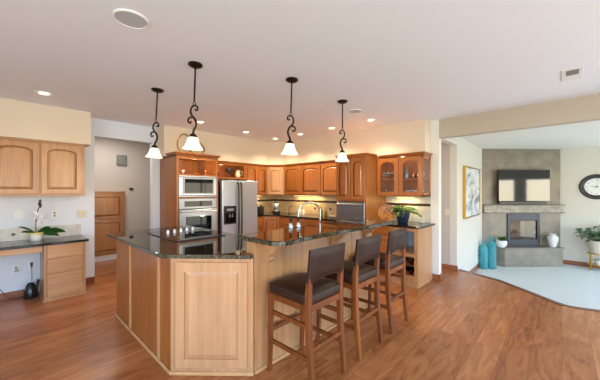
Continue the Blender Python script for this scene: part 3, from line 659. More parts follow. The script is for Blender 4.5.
# pantry
PX, PY0, PY1 = 4.10, 2.35, 2.945
t_ = thing('pantry_cabinet', 'tall maple pantry cabinet holding the stainless warming drawer', 'cabinet', (4.46, 2.65, 0))
pb = MB().box(PX, XW-.002, PY0, PY0+.02, 0, UZ1+.01).box(PX, XW-.002, PY1-.02, PY1, 0, UZ1+.01).box(PX+.001, XW-.002, PY0+.02, PY1-.02, 1.265, UZ1+.01).box(PX+.001, XW-.002, PY0+.02, PY1-.02, 0, .90)
pb.build('body', MAPLE, t_)
for yy in (PY1-.015, PY1-.305): door_mesh(frame((PX, yy, 1.295), (0, -1, 0), (-1, 0, 0)), .275, .70, .05, .055).build('door', MAPLE, t_)
for z0, z1 in ((.62, .88), (.36, .61), (.10, .35)): MB().box(PX-.018, PX, PY0+.02, PY1-.02, z0, z1).build('drawer', MAPLE_Y, t_, bevel=.005)
crown([(PX, PY1-.001), (PX, PY0), (4.43, PY0)], 2.02).build('crown', MAPLE_Y, t_)
t_ = thing('warming_drawer', 'stainless built-in warming drawer with bar handle in tall pantry', 'oven', (4.3, 2.65, .905))
MB().box(PX+.03, 4.6, PY0+.03, PY1-.03, .91, 1.255).build('body', DGREY, t_)
MB().box(PX-.02, PX+.03, PY0+.022, PY1-.022, .91, 1.255).build('front', STEEL, t_, bevel=.005)
MB().tube([(PX-.055, PY0+.05, 1.215), (PX-.055, PY1-.05, 1.215)], .012, 10).tube([(PX-.055, PY0+.07, 1.215), (PX-.015, PY0+.07, 1.215)], .008, 8).tube([(PX-.055, PY1-.07, 1.215), (PX-.015, PY1-.07, 1.215)], .008, 8).build('handle', STEEL_B, t_)
MB().box(PX-.023, PX-.02, PY0+.10, PY0+.18, .955, .985).build('nameplate', WHITE, t_)
# glass-door cabinet
GX, GY0, GY1 = 4.48, 1.577, 2.348
t_ = thing('glass_cabinet', 'maple wall cabinet with two arched glass doors, right of pantry', 'cabinet', (4.66, 1.96, UZ0))
MB().box(GX, XW-.002, GY0, GY1, UZ0, UZ0+.02).box(GX, XW-.002, GY0, GY1, UZ1-.02, UZ1).box(XW-.014, XW-.002, GY0, GY1, UZ0, UZ1).box(GX, XW-.002, GY1-.018, GY1, UZ0, UZ1).box(GX, GX+.018, GY0, GY0+.02, UZ0, UZ1).box(XW-.06, XW-.002, GY0, GY0+.02, UZ0, UZ1).box(GX, XW, GY0, GY0+.02, UZ0, UZ0+.06).box(GX, XW, GY0, GY0+.02, UZ1-.08, UZ1).box(GX, GX+.018, 1.94, 1.985, UZ0, UZ1).build('body', INSIDE, t_)
MB().box(GX+.03, XW-.015, GY0+.02, GY1-.018, 1.625, 1.64).build('shelf', INSIDE, t_)
for yy in (GY1-.008, 1.955):
    d = door_mesh(frame((GX, yy, UZ0+.012), (0, -1, 0), (-1, 0, 0)), .37, .625, .06, .062, panel=False); inn = d.inner
    d = d.build('door', MAPLE, t_)
    MB().fprism(frame((GX, yy, UZ0+.012), (0, -1, 0), (-1, 0, 0)), inn, .006, .010).build('glass_pane', PANE, d)
MB().box(GX+.05, XW-.06, GY0+.008, GY0+.012, UZ0+.06, UZ1-.08).build('end_pane', PANE, t_)
crown([(GX, GY1-.04), (GX, GY0), (XW-.01, GY0)], 2.005).build('crown', MAPLE_Y, t_)
lamp('glass_cabinet_lamp', 'POINT', (4.62, 1.96, 1.985), .5, WARM, None, None, shadow_soft_size=.03)
wine = [(0, 0), (.030, 0), (.030, .003), (.005, .008), (.004, .05), (.012, .06), (.030, .08), (.034, .105), (.030, .13), (.028, .13), (.031, .105), (.027, .084), (0, .066)]
tumb = [(0, 0), (.028, 0), (.032, .08), (.029, .08), (.026, .006), (0, .006)]
def glasses(prof, name, cat, pts, group, lab):
    src = None
    for i, (x, y, z) in enumerate(pts):
        if src is None:
            src = MB().lathe((0, 0, 0), prof, 12).build(name, GLASS); o = src
        else: o = src.copy(); COL.objects.link(o)
        o.location = (x, y, z); tag(o, lab, cat, group)
glasses(wine, 'wine_glass', 'glass', [(x, y, 1.641) for x in (4.57, 4.68) for y in (2.02, 2.10, 2.18, 2.26)], 'wine glasses on the cabinet shelf', 'clear stemmed glass on shelf behind the left glass cabinet door')
glasses(tumb, 'tumbler', 'glass', [(x, y, UZ0+.021) for x in (4.57, 4.67) for y in (2.02, 2.09, 2.16, 2.23)], 'tumblers in the cabinet bottom, left', 'clear tumbler at bottom behind the left glass cabinet door')
glasses(tumb, 'tumbler', 'glass', [(x, y, UZ0+.021) for x in (4.57, 4.67) for y in (1.66, 1.73, 1.80, 1.87)], 'tumblers in the cabinet bottom, right', 'clear tumbler at bottom behind the right glass cabinet door')
tag(MB().lathe((4.6, 1.885, 1.641), [(0, 0), (.03, 0), (.034, .01), (.034, .12), (.012, .16), (.012, .21), (.016, .215), (0, .22)], 16).build('decanter', base('silver blue glass', (150, 166, 180), .12, .5)), 'tall silvery bottle on shelf behind the right glass cabinet door', 'bottle')
for y, lb in ((1.77, 'copper mug on cabinet shelf, nearer the silvery bottle'), (1.69, 'copper mug on cabinet shelf, nearer the glass end panel')):
    m_ = thing('copper_mug', lb, 'mug', (4.6, y, 1.641), 'copper mugs in the glass cabinet')
    MB().lathe((4.6, y, 1.641), [(0, 0), (.03, 0), (.036, .03), (.034, .085), (.030, .085), (.030, .03), (0, .01)], 16).build('cup', COPPER, m_)
    MB().tube(smooth_path([(4.57, y-.018, 1.71), (4.55, y-.034, 1.70), (4.55, y-.034, 1.67), (4.57, y-.02, 1.66)]), .005, 6).build('handle', COPPER, m_)
s = MB().lathe((0, 0, 0), [(0, 0), (.04, .002), (.06, .012), (.062, .016), (.04, .008), (0, .006)], 20)
s.v = [(4.76-v[2], 1.70+v[0], 1.72+v[1]) for v in s.v]; tag(s.build('decorative_plate', CERAM), 'small round pale plate standing upright behind copper mugs', 'plate')

# ------------------------------------------------------------------ base cabinets and counters along the back
t_ = thing('base_cabinet', 'maple base cabinets with drawers under the back counter', 'cabinet', (4.5, 3.9, 0))
MB().prism([(3.735, 4.80), (3.93, 4.80), (4.20, 4.53), (4.20, 2.95), (XW-.012, 2.95), (XW-.012, YW-.012), (3.735, YW-.012)], .0, .884).build('body', MAPLE, t_)
F = lambda y, z: frame((4.20, y, z), (0, -1, 0), (-1, 0, 0))
for y in (4.50, 4.10, 3.70, 3.30):
    MB().fbox(F(y, .72), .01, .35, 0, .15, 0, .018).build('drawer', MAPLE_Y, t_, bevel=.004); door_mesh(F(y-.01, .1), .345, .60, 0, .05).build('door', MAPLE, t_)
MB().fbox(frame((3.75, 4.80, .72), (1, 0, 0), (0, -1, 0)), 0, .17, 0, .15, 0, .018).build('drawer', MAPLE_X, t_, bevel=.004)
door_mesh(frame((3.75, 4.80, .1), (1, 0, 0), (0, -1, 0)), .17, .60, 0, .04).build('door', MAPLE, t_)
dv = Vector((.27, -.27, 0)); door_mesh(frame(Vector((3.93, 4.80, .1))+dv*.06, dv, (-1, -1, 0)), .335, .76, 0, .05).build('door', MAPLE, t_)
tag(MB().prism([(3.725, 4.765), (3.94, 4.765), (4.165, 4.54), (4.165, 2.951), (XW-.012, 2.951), (XW-.012, YW-.012), (3.725, YW-.012)], .885, .915).build('back_countertop', GRANITE, bevel=.006, seg=2), 'dark granite counter running along the back wall of kitchen', 'countertop')
def splash(name, boxes, mats, label):
    t_ = thing(name, label, 'backsplash', boxes[0][0:1]+boxes[0][2:3]+(.915,))
    for q, m_ in zip(boxes, mats): MB().box(*q).build('tile_field', m_, t_)
    return t_
t_ = splash('backsplash', [(XW-.011, XW-.001, 2.951, YW-.001, .885, UZ0-.001), (3.72, XW-.012, YW-.011, YW-.001, .885, UZ0-.001)], [SPLASH_Y, SPLASH_X], 'beige tile backsplash with dark band behind the back counter')
MB().box(XW-.014, XW-.011, 2.951, YW-.012, 1.185, 1.23).box(3.72, XW-.014, YW-.014, YW-.011, 1.185, 1.23).build('accent_band', BAND, t_)
for y in (4.52, 4.05, 3.62, 3.2):
    MB().fprism(frame((XW-.011, y, 1.05), (0, -1, 0), (-1, 0, 0)), [(0, -.032), (.032, 0), (0, .032), (-.032, 0)], 0, .003).build('accent_tile', BAND, t_)
t_ = splash('backsplash', [(XW-.011, XW-.001, 1.577, 2.349, .885, UZ0-.001)], [SPLASH_P], 'grey-beige tile backsplash with dark band behind the potted fern')
MB().box(XW-.014, XW-.011, 1.577, 2.349, 1.185, 1.23).build('accent_band', BAND, t_)
def under(loc, sx, sy, power, label):
    o = thing('under_cabinet_light', label, 'light', loc)
    MB().box(loc[0]-sx/2, loc[0]+sx/2, loc[1]-sy/2, loc[1]+sy/2, loc[2]-.02, loc[2]).build('housing', WHITE, o)
    MB().box(loc[0]-sx/2+.01, loc[0]+sx/2-.01, loc[1]-sy/2+.01, loc[1]+sy/2-.01, loc[2]-.024, loc[2]-.02).build('tube', STRIPL, o)
    lamp('under_cabinet_lamp', 'AREA', (loc[0], loc[1], loc[2]-.028), power, (1, .80, .42), None, o, shape='RECTANGLE', size=max(sx-.02, .02), size_y=max(sy-.02, .02))
under((4.70, 4.2, UZ0-.0005), .05, .75, 3.5, 'lit light strip under the wall cabinet left of faucet')
under((4.02, 5.27, UZ0-.0005), .45, .05, 2.5, 'lit light strip under the wall cabinet beside refrigerator')
under((4.70, 1.95, UZ0-.0005), .05, .30, 2, 'lit light strip under the glass-door cabinet')
# items on the back counter
def bottle(name, x, y, z, prof, mat, label, cat='bottle'):
    return tag(MB().lathe((x, y, z), prof, 14).build(name, mat), label, cat)
t_ = thing('knife_block', 'black knife block on the back counter by the refrigerator', 'knife block', (4.02, 4.98, .9155))
MB().box(3.96, 4.04, 4.93, 5.05, .9155, 1.10).build('block', BLACK, t_, bevel=.006)
MB().box(4.05, 4.085, 4.93, 5.04, .9155, 1.10).build('side_panel', DGREY, t_, bevel=.004)
for i in range(3): MB().box(3.97+.024*i, 3.985+.024*i, 4.95, 4.975, 1.10, 1.13).build('knife_handle', BLACK, t_, bevel=.003)
bottle('green_jar', 3.86, 5.02, .9155, [(0, 0), (.04, 0), (.045, .02), (.045, .09), (.02, .12), (.02, .145), (0, .145)], base('green glass', (96, 150, 110), .1), 'green glass jar on the back counter against refrigerator', 'jar')
t_ = thing('blender', 'silver countertop blender with black base at the kitchen corner', 'blender', (4.42, 4.90, .9155))
MB().box(4.35, 4.49, 4.83, 4.97, .9155, .975).build('base', BLACK, t_, bevel=.012, seg=2)
MB().lathe((4.42, 4.90, .975), [(0, 0), (.06, 0), (.058, .03), (.07, .06), (.075, .17), (.07, .18), (0, .18)], 4 if False else 16).build('jug', STEEL_B, t_)
MB().lathe((4.42, 4.90, 1.155), [(0, 0), (.06, 0), (.058, .02), (.02, .03), (0, .03)], 16).build('lid', DGREY, t_)
t_ = thing('banana_hook', 'thin curved wire banana hook on counter beside the blender', 'hook', (4.58, 4.62, .9155))
MB().lathe((4.58, 4.62, .9155), [(0, 0), (.06, 0), (.06, .008), (0, .012)], 16).build('base', BRONZE, t_)
MB().tube(smooth_path([(4.60, 4.66, .925), (4.60, 4.65, 1.02), (4.58, 4.60, 1.09), (4.57, 4.55, 1.11), (4.56, 4.53, 1.08)]), .007, 8).build('wire', BRONZE, t_)
soap = [(0, 0), (.035, 0), (.04, .01), (.04, .1), (.015, .125), (.012, .15), (0, .15)]
bottle('soap_bottle', 4.55, 4.27, .9155, soap, CERAM, 'white soap bottle on the back counter left of faucet spout')
bottle('soap_bottle', 4.56, 4.16, .9155, [(0, 0), (.03, 0), (.03, .08), (.01, .1), (.01, .12), (0, .12)], CREAM, 'short cream bottle just right of the white soap bottle')
bottle('oil_bottle', 4.62, 3.72, .9155, [(0, 0), (.035, 0), (.04, .01), (.04, .11), (.014, .14), (.012, .19), (0, .19)], base('olive oil glass', (150, 150, 40), .1), 'yellow oil bottle on back counter, seen under faucet arch')
bottle('oil_bottle', 4.66, 3.62, .9155, [(0, 0), (.03, 0), (.033, .01), (.033, .08), (.012, .1), (.012, .13), (0, .13)], base('amber glass', (160, 130, 50), .1), 'small amber bottle beside the yellow oil bottle')
bottle('green_bottle', 4.60, 3.18, .9155, [(0, 0), (.03, 0), (.034, .01), (.034, .09), (.012, .12), (.012, .15), (0, .15)], base('leaf green glass', (110, 140, 70), .15), 'green bottle on back counter near the tall pantry')
bottle('dish', 4.5, 3.35, .9155, [(0, 0), (.04, 0), (.07, .03), (.065, .03), (.04, .008), (0, .008)], CREAM, 'small cream dish on back counter near the tall pantry', 'dish')

# ------------------------------------------------------------------ peninsula end by the pillar
t_ = thing('peninsula_cabinet', 'maple base cabinet with open shelf and wine rack by the pillar', 'cabinet', (4.5, 1.95, 0))
pb = MB().box(4.20, XW-.016, 1.552, 1.575, .0, .884).box(4.20, XW-.016, 1.935, 2.349, .0, .884).box(4.222, XW-.016, 1.575, 1.935, .0, .10).box(4.205, XW-.016, 1.575, 1.935, .455, .49).box(4.222, XW-.016, 1.575, 1.935, .86, .884)
pb.box(XW-.03, XW-.016, 1.575, 1.935, .10, .455).build('body', LIT_MAPLE, t_)
MB().box(4.19, 4.205, 1.552, 1.60, 0, .884).box(4.19, 4.205, 1.925, 1.97, .0, .884).box(4.19, 4.205, 1.60, 1.925, .835, .884).box(4.19, 4.205, 1.60, 1.925, .0, .17).box(4.19, 4.205, 1.60, 1.925, .45, .50).build('face_frame', LIT_MAPLE, t_)
MB().box(XW-.03, XW-.018, 1.576, 1.934, .491, .859).box(4.25, XW-.03, 1.576, 1.579, .491, .859).box(4.25, XW-.03, 1.931, 1.934, .491, .859).build('shelf_lining', BLUEGREY, t_)
for z in (.17, .305):
    rk = MB()
    for xx in (4.205, 4.40):
        poly = [(0, 0), (.325, 0)]
        for i in range(0, 31):
            u = .325-.325*i/30; poly.append((u, .06-.04*abs(math.sin(PI*u/.1083))))
        rk.fprism(frame((xx+.018, 1.925, z), (0, -1, 0), (-1, 0, 0)), poly, 0, .016)
    rk.box(4.215, 4.42, 1.602, 1.624, z, z+.02).build('wine_rack', RACKW, t_)
MB().box(4.187, XW-.018, 1.54, 2.349, 0, .045).build('base_trim', LIT_MAPLE_X, t_, bevel=.004)
for y in (2.34, ):
    MB().fbox(frame((4.20, y, .72), (0, -1, 0), (-1, 0, 0)), .01, .36, 0, .15, 0, .018).build('drawer', MAPLE_Y, t_, bevel=.004); door_mesh(frame((4.20, y, .08), (0, -1, 0), (-1, 0, 0)), .365, .62, 0, .05).build('door', MAPLE, t_)
tag(MB().prism([(4.15, 1.53), (4.17, 1.505), (4.19, 1.50), (XW-.012, 1.50), (XW-.012, 2.348), (4.15, 2.348)], .885, .917).build('peninsula_countertop', GRANITE, bevel=.006, seg=2), 'dark granite counter under the potted fern, ending at the pillar', 'countertop')
for i, (y, z) in enumerate(((1.65, .23), (1.76, .23), (1.87, .365), (1.65, .365))):
    lb = ['dark wine bottle lying low in rack, nearest the pillar', 'dark wine bottle lying in the middle of the lower rack row', 'dark wine bottle lying in upper rack row, nearest the third stool', 'dark wine bottle lying in upper rack row, nearest the pillar'][i]
    s = MB().lathe((0, 0, 0), [(0, 0), (.012, 0), (.013, .07), (.036, .12), (.037, .28), (0, .28)], 14)
    s.v = [(4.215+v[2], y+v[0], z+.005+v[1]) for v in s.v]; tag(s.build('wine_bottle', base('dark bottle glass', (16, 18, 16), .08)), lb, 'bottle', 'wine bottles in the rack')
# fern, plate, dish
t_ = thing('potted_fern', 'leafy yellow-green fern in a navy ribbed pot on peninsula counter', 'plant', (4.50, 1.905, .9175))
prof = [(0, 0), (.07, 0), (.075, .01), (.10, .10), (.112, .18), (.118, .20), (.112, .205), (.10, .19), (.09, .15), (0, .15)]
s = MB().lathe((4.50, 1.905, .9175), prof, 32)
s.v = [(4.50+(v[0]-4.50)*(1+.03*math.cos(16*math.atan2(v[1]-1.905, v[0]-4.50))), 1.905+(v[1]-1.905)*(1+.03*math.cos(16*math.atan2(v[1]-1.905, v[0]-4.50))), v[2]) for v in s.v]
s.build('pot', BLUEPOT, t_)
MB().lathe((4.50, 1.905, .9175), [(0, .152), (.095, .16), (0, .175)], 20).build('soil', SOIL, t_)
lf = MB(); lf2 = MB(); st = MB()
for k in range(46):
    a = random.uniform(0, 2*PI); ln = random.uniform(.20, .36); el = random.uniform(.45, 2.0)
    d = Vector((math.cos(a)*.8, math.sin(a), el)).normalized(); p = Vector((4.50, 1.905, 1.085))
    pts = [p+d*ln*t2+Vector((0, 0, -.62*ln*t2*t2)) for t2 in (0, .35, .7, 1)]
    for q in pts:
        q.x = min(q.x, 4.77)
    st.tube(pts, .0025, 4)
    for t2 in (.3, .45, .6, .75, .9, 1.0):
        q = p+d*ln*t2+Vector((0, 0, -.62*ln*t2*t2)); q.x = min(q.x, 4.76)
        for sg in (-1, 1):
            dd = Vector((math.cos(a+sg*1.0), math.sin(a+sg*1.0), .1))
            if q.x+dd.x*.08 > 4.80 or (q.y+dd.y*.08 > 2.06 and q.x > 4.36): continue
            (lf if random.random() < .6 else lf2).leaf(q, dd, random.uniform(.05, .085), .028, .4)
st.build('stems', STEM, t_); tag(lf.build('fronds', LEAF_Y, t_), kind='stuff'); tag(lf2.build('fronds', LEAF, t_), kind='stuff')
pn = Vector((-.86, -.44, .24)).normalized(); pu = Vector((-.44, .86, 0)).normalized()*-1; pv = pn.cross(pu); pc = Vector((4.53, 2.195, .921+.148*abs(pv.z)))
s = MB().lathe((0, 0, 0), [(0, 0), (.08, .0), (.11, .010), (.145, .016), (.148, .021), (.11, .017), (.08, .007), (0, .007)], 32)
s.v = [tuple(pc+pu*v[0]+pv*v[1]+pn*v[2]) for v in s.v]
wp = base('amber wood plate', (190, 128, 58), .35); nn_, ll_, bb_ = nodes(wp)
mp = coords(nn_, ll_, (1, 1, 1), rnd=False); vo = nn_.new('ShaderNodeTexVoronoi'); vo.inputs['Scale'].default_value = 16; ll_.new(mp.outputs[0], vo.inputs['Vector'])
r = ramp(nn_, [(.0, (70, 36, 14)), (.35, (160, 96, 34)), (.7, (190, 126, 50))]); ll_.new(vo.outputs['Distance'], r.inputs[0]); ll_.new(r.outputs[0], bb_.inputs['Base Color'])
tag(s.build('decorative_plate', wp), 'round amber patterned plate leaning upright beside the potted fern', 'plate')
o = thing('plate_easel', 'small dark easel holding the amber plate beside the fern', 'plate stand', (4.56, 2.21, .9175))
MB().tube([tuple(pc-pn*.012+pv*.05), (4.63, 2.25, .921)], .005, 6).tube([tuple(pc-pn*.012+pv*.05), tuple(Vector((pc.x, pc.y, .921))-pn*.03+pu*.04)], .005, 6).tube([tuple(pc-pn*.012+pv*.05), tuple(Vector((pc.x, pc.y, .921))-pn*.03-pu*.04)], .005, 6).build('frame', BRONZE, o)
tag(MB().lathe((4.70, 1.66, .9175), [(0, 0), (.03, 0), (.045, .018), (.042, .02), (.03, .006), (0, .006)], 20).build('white_dish', CERAM), 'tiny white dish on peninsula counter near its right end', 'dish')

# ------------------------------------------------------------------ island
ISL = (1.0, 2.6, 0)
t_ = thing('kitchen_island', 'maple island base with angled raised-panel end and side battens', 'island', ISL)
A, B = Vector((.915, 2.245, 0)), Vector((1.352, 1.764, 0))
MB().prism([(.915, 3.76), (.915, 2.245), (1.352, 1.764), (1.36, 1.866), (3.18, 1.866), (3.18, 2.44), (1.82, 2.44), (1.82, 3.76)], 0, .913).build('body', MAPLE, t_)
dv = (B-A).normalized(); nv = Vector((dv.y, -dv.x, 0)); nv = nv if nv.x < 0 else -nv
L = (B-A).length
MB().fbox(frame(A, dv, nv), 0, L, 0, .913, .0, .006).build('end_panel', LIT_MAPLE, t_)  # lighter than the island side, light painted into the wood
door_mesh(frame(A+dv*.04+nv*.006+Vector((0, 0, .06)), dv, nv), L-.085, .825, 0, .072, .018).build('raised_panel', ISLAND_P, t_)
MB().fbox(frame(A, dv, nv), -.008, L+.004, 0, .028, .006, .02).build('base_trim', STRIP, t_, bevel=.005)
MB().box(.897, .915, 2.25, 3.76, 0, .028).build('base_trim', STRIP, t_, bevel=.005)
for y in (3.245, 2.485): MB().box(.903, .915, y-.022, y+.022, .028, .913).build('batten', STRIP, t_, bevel=.002)
t_ = thing('island_countertop', 'black speckled granite island counter around the cooktop', 'countertop', (1.3, 2.8, .915))
o1 = A+nv*.035; o2 = B+nv*.035
poly = [(.87, 3.93), (.85, 3.91), (.85, 2.36), (.858, 2.30), (.88, 2.255), (.905, 2.222), (o2.x-.02, o2.y+.02), (1.338, 1.757), (1.350, 1.80), (1.352, 1.867), (3.2, 1.867), (3.2, 2.47), (1.85, 2.47), (1.85, 3.97)]
MB().prism(poly, .913, .945).build('slab', GRANITE, t_, bevel=.006, seg=2)
k = 8
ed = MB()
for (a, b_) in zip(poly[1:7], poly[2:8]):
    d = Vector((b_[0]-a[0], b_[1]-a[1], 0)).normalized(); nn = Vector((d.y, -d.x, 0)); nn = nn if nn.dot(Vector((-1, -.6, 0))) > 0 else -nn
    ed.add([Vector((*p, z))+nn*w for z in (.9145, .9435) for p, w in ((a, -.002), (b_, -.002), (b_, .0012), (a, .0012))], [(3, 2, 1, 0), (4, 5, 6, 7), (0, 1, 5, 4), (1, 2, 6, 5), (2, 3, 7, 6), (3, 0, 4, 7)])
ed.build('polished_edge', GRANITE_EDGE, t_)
t_ = thing('cooktop', 'black glass cooktop with pale knobs set in the island counter', 'cooktop', (1.43, 3.1, .946))
MB().box(1.17, 1.70, 2.74, 3.52, .946, .953).build('glass_top', BGLASS, t_, bevel=.002)
MB().box(1.163, 1.707, 2.733, 2.74, .946, .954).box(1.163, 1.707, 3.52, 3.527, .946, .954).box(1.163, 1.17, 2.733, 3.527, .946, .954).box(1.70, 1.707, 2.733, 3.527, .946, .954).build('rim', DGREY, t_)
for i in range(5):
    x = 1.31+.083*i; y = 3.30+.02*i
    MB().lathe((x, y, .953), [(0, 0), (.019, 0), (.019, .006), (.0155, .034), (.013, .038), (0, .038)], 16).build('knob', STEEL_B, t_)
br_ = base('grey burner ring', (70, 70, 72), .2)
for x, y, r_ in ((1.31, 2.92, .085), (1.56, 2.90, .07), (1.56, 3.13, .085), (1.31, 3.13, .06)):
    MB().lathe((x, y, .953), [(r_-.004, .0), (r_-.004, .0008), (r_, .0008), (r_, 0)], 32).build('burner_ring', br_, t_)
# bar
t_ = thing('breakfast_bar', 'maple bar wall with carved corbels behind the stools', 'bar', (2.3, 1.81, 0))
MB().box(1.362, 3.22, 1.766, 1.8655, 0, 1.032).build('wall_panel', LIT_MAPLE, t_)
for x in (1.66, 2.16, 2.76): MB().box(x-.004, x+.022, 1.759, 1.766, .028, 1.032).build('batten', LIT_MAPLE, t_, bevel=.002)
MB().box(1.358, 3.23, 1.748, 1.766, 0, .028).build('base_trim', STRIP, t_, bevel=.005)
for x in (1.50, 2.39, 3.05):
    F = lambda u, v, w, x=x: Vector((x-.03+w, 1.766-u, 1.032-v))
    pr = [(0, 0), (.185, 0), (.19, .015), (.178, .03), (.15, .034), (.125, .045), (.115, .065), (.10, .085), (.07, .095), (.05, .105), (.042, .13), (.045, .15), (.035, .168), (.012, .175), (0, .175)]
    MB().fprism(F, pr, 0, .06).build('corbel', LIT_MAPLE, t_, bevel=.003)
poly = [(1.385, 2.02), (1.368, 2.0), (1.352, 1.62), (1.36, 1.55), (1.385, 1.505), (1.43, 1.482), (1.52, 1.49), (1.66, 1.508), (1.85, 1.515), (3.30, 1.515), (3.335, 1.535), (3.345, 1.57), (3.345, 2.0), (3.32, 2.02)]
t_ = thing('bar_countertop', 'raised dark granite bar top with rounded left corner', 'countertop', (2.3, 1.77, 1.034))
MB().prism(poly, 1.0335, 1.07).build('slab', GRANITE, t_, bevel=.01, seg=3)
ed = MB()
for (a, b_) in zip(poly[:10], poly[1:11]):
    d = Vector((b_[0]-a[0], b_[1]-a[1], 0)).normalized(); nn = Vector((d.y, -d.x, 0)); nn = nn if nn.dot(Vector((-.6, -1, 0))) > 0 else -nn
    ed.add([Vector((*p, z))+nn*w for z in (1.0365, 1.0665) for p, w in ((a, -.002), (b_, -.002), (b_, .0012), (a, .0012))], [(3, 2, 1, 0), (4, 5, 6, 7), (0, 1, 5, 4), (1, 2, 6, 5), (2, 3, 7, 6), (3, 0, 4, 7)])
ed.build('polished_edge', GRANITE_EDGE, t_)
# things on the bar
for x, y, lb in ((1.985, 1.985, 'chrome and dark wood mill on bar top, left of the pair'), (2.085, 1.975, 'chrome and dark wood mill on bar top, right of the pair')):
    m_ = thing('pepper_mill', lb, 'mill', (x, y, 1.07), 'two mills on the bar top')
    MB().lathe((x, y, 1.0705), [(0, 0), (.024, 0), (.027, .01), (.020, .03), (.013, .045), (0, .05)], 16).build('base', STEEL_B, m_)
    MB().lathe((x, y, 1.115), [(0, 0), (.012, 0), (.009, .02), (.012, .045), (.013, .055), (0, .062)], 14).build('handle', BRONZE, m_)
t_ = thing('faucet', 'tall brushed nickel gooseneck faucet at the sink behind bar', 'faucet', (2.715, 2.2, .945))
pts = [(2.715, 2.2, .95), (2.715, 2.2, 1.19)]
arch = [(2.715-.14+.14*math.cos(a), 2.2+(.05*(1-math.cos(a))), 1.19+.11*math.sin(a)) for a in [PI*i/16 for i in range(17)]]
MB().tube(pts[:1]+arch+[(2.432, 2.302, 1.165)], .0125, 12).build('neck', CHROME, t_)
MB().tube([(2.433, 2.302, 1.18), (2.428, 2.304, 1.12)], [.015, .013], 12).build('spray_head', CHROME, t_)
MB().lathe((2.715, 2.2, .9455), [(0, 0), (.03, 0), (.03, .008), (.018, .02), (.016, .05), (0, .05)], 18).build('base', CHROME, t_)
MB().tube([(2.73, 2.2, .985), (2.80, 2.19, 1.01)], [.007, .006], 8).build('lever', CHROME, t_)
# sink below
t_ = thing('sink', 'stainless sink bowl let into the counter behind the bar', 'sink', (2.5, 2.34, .945))
MB().box(2.2, 2.95, 2.255, 2.262, .9455, .949).box(2.2, 2.95, 2.43, 2.437, .9455, .949).box(2.2, 2.207, 2.255, 2.437, .9455, .949).box(2.943, 2.95, 2.255, 2.437, .9455, .949).build('rim', STEEL, t_)
MB().box(2.207, 2.943, 2.262, 2.43, .9455, .947).build('bowl', DGREY, t_)

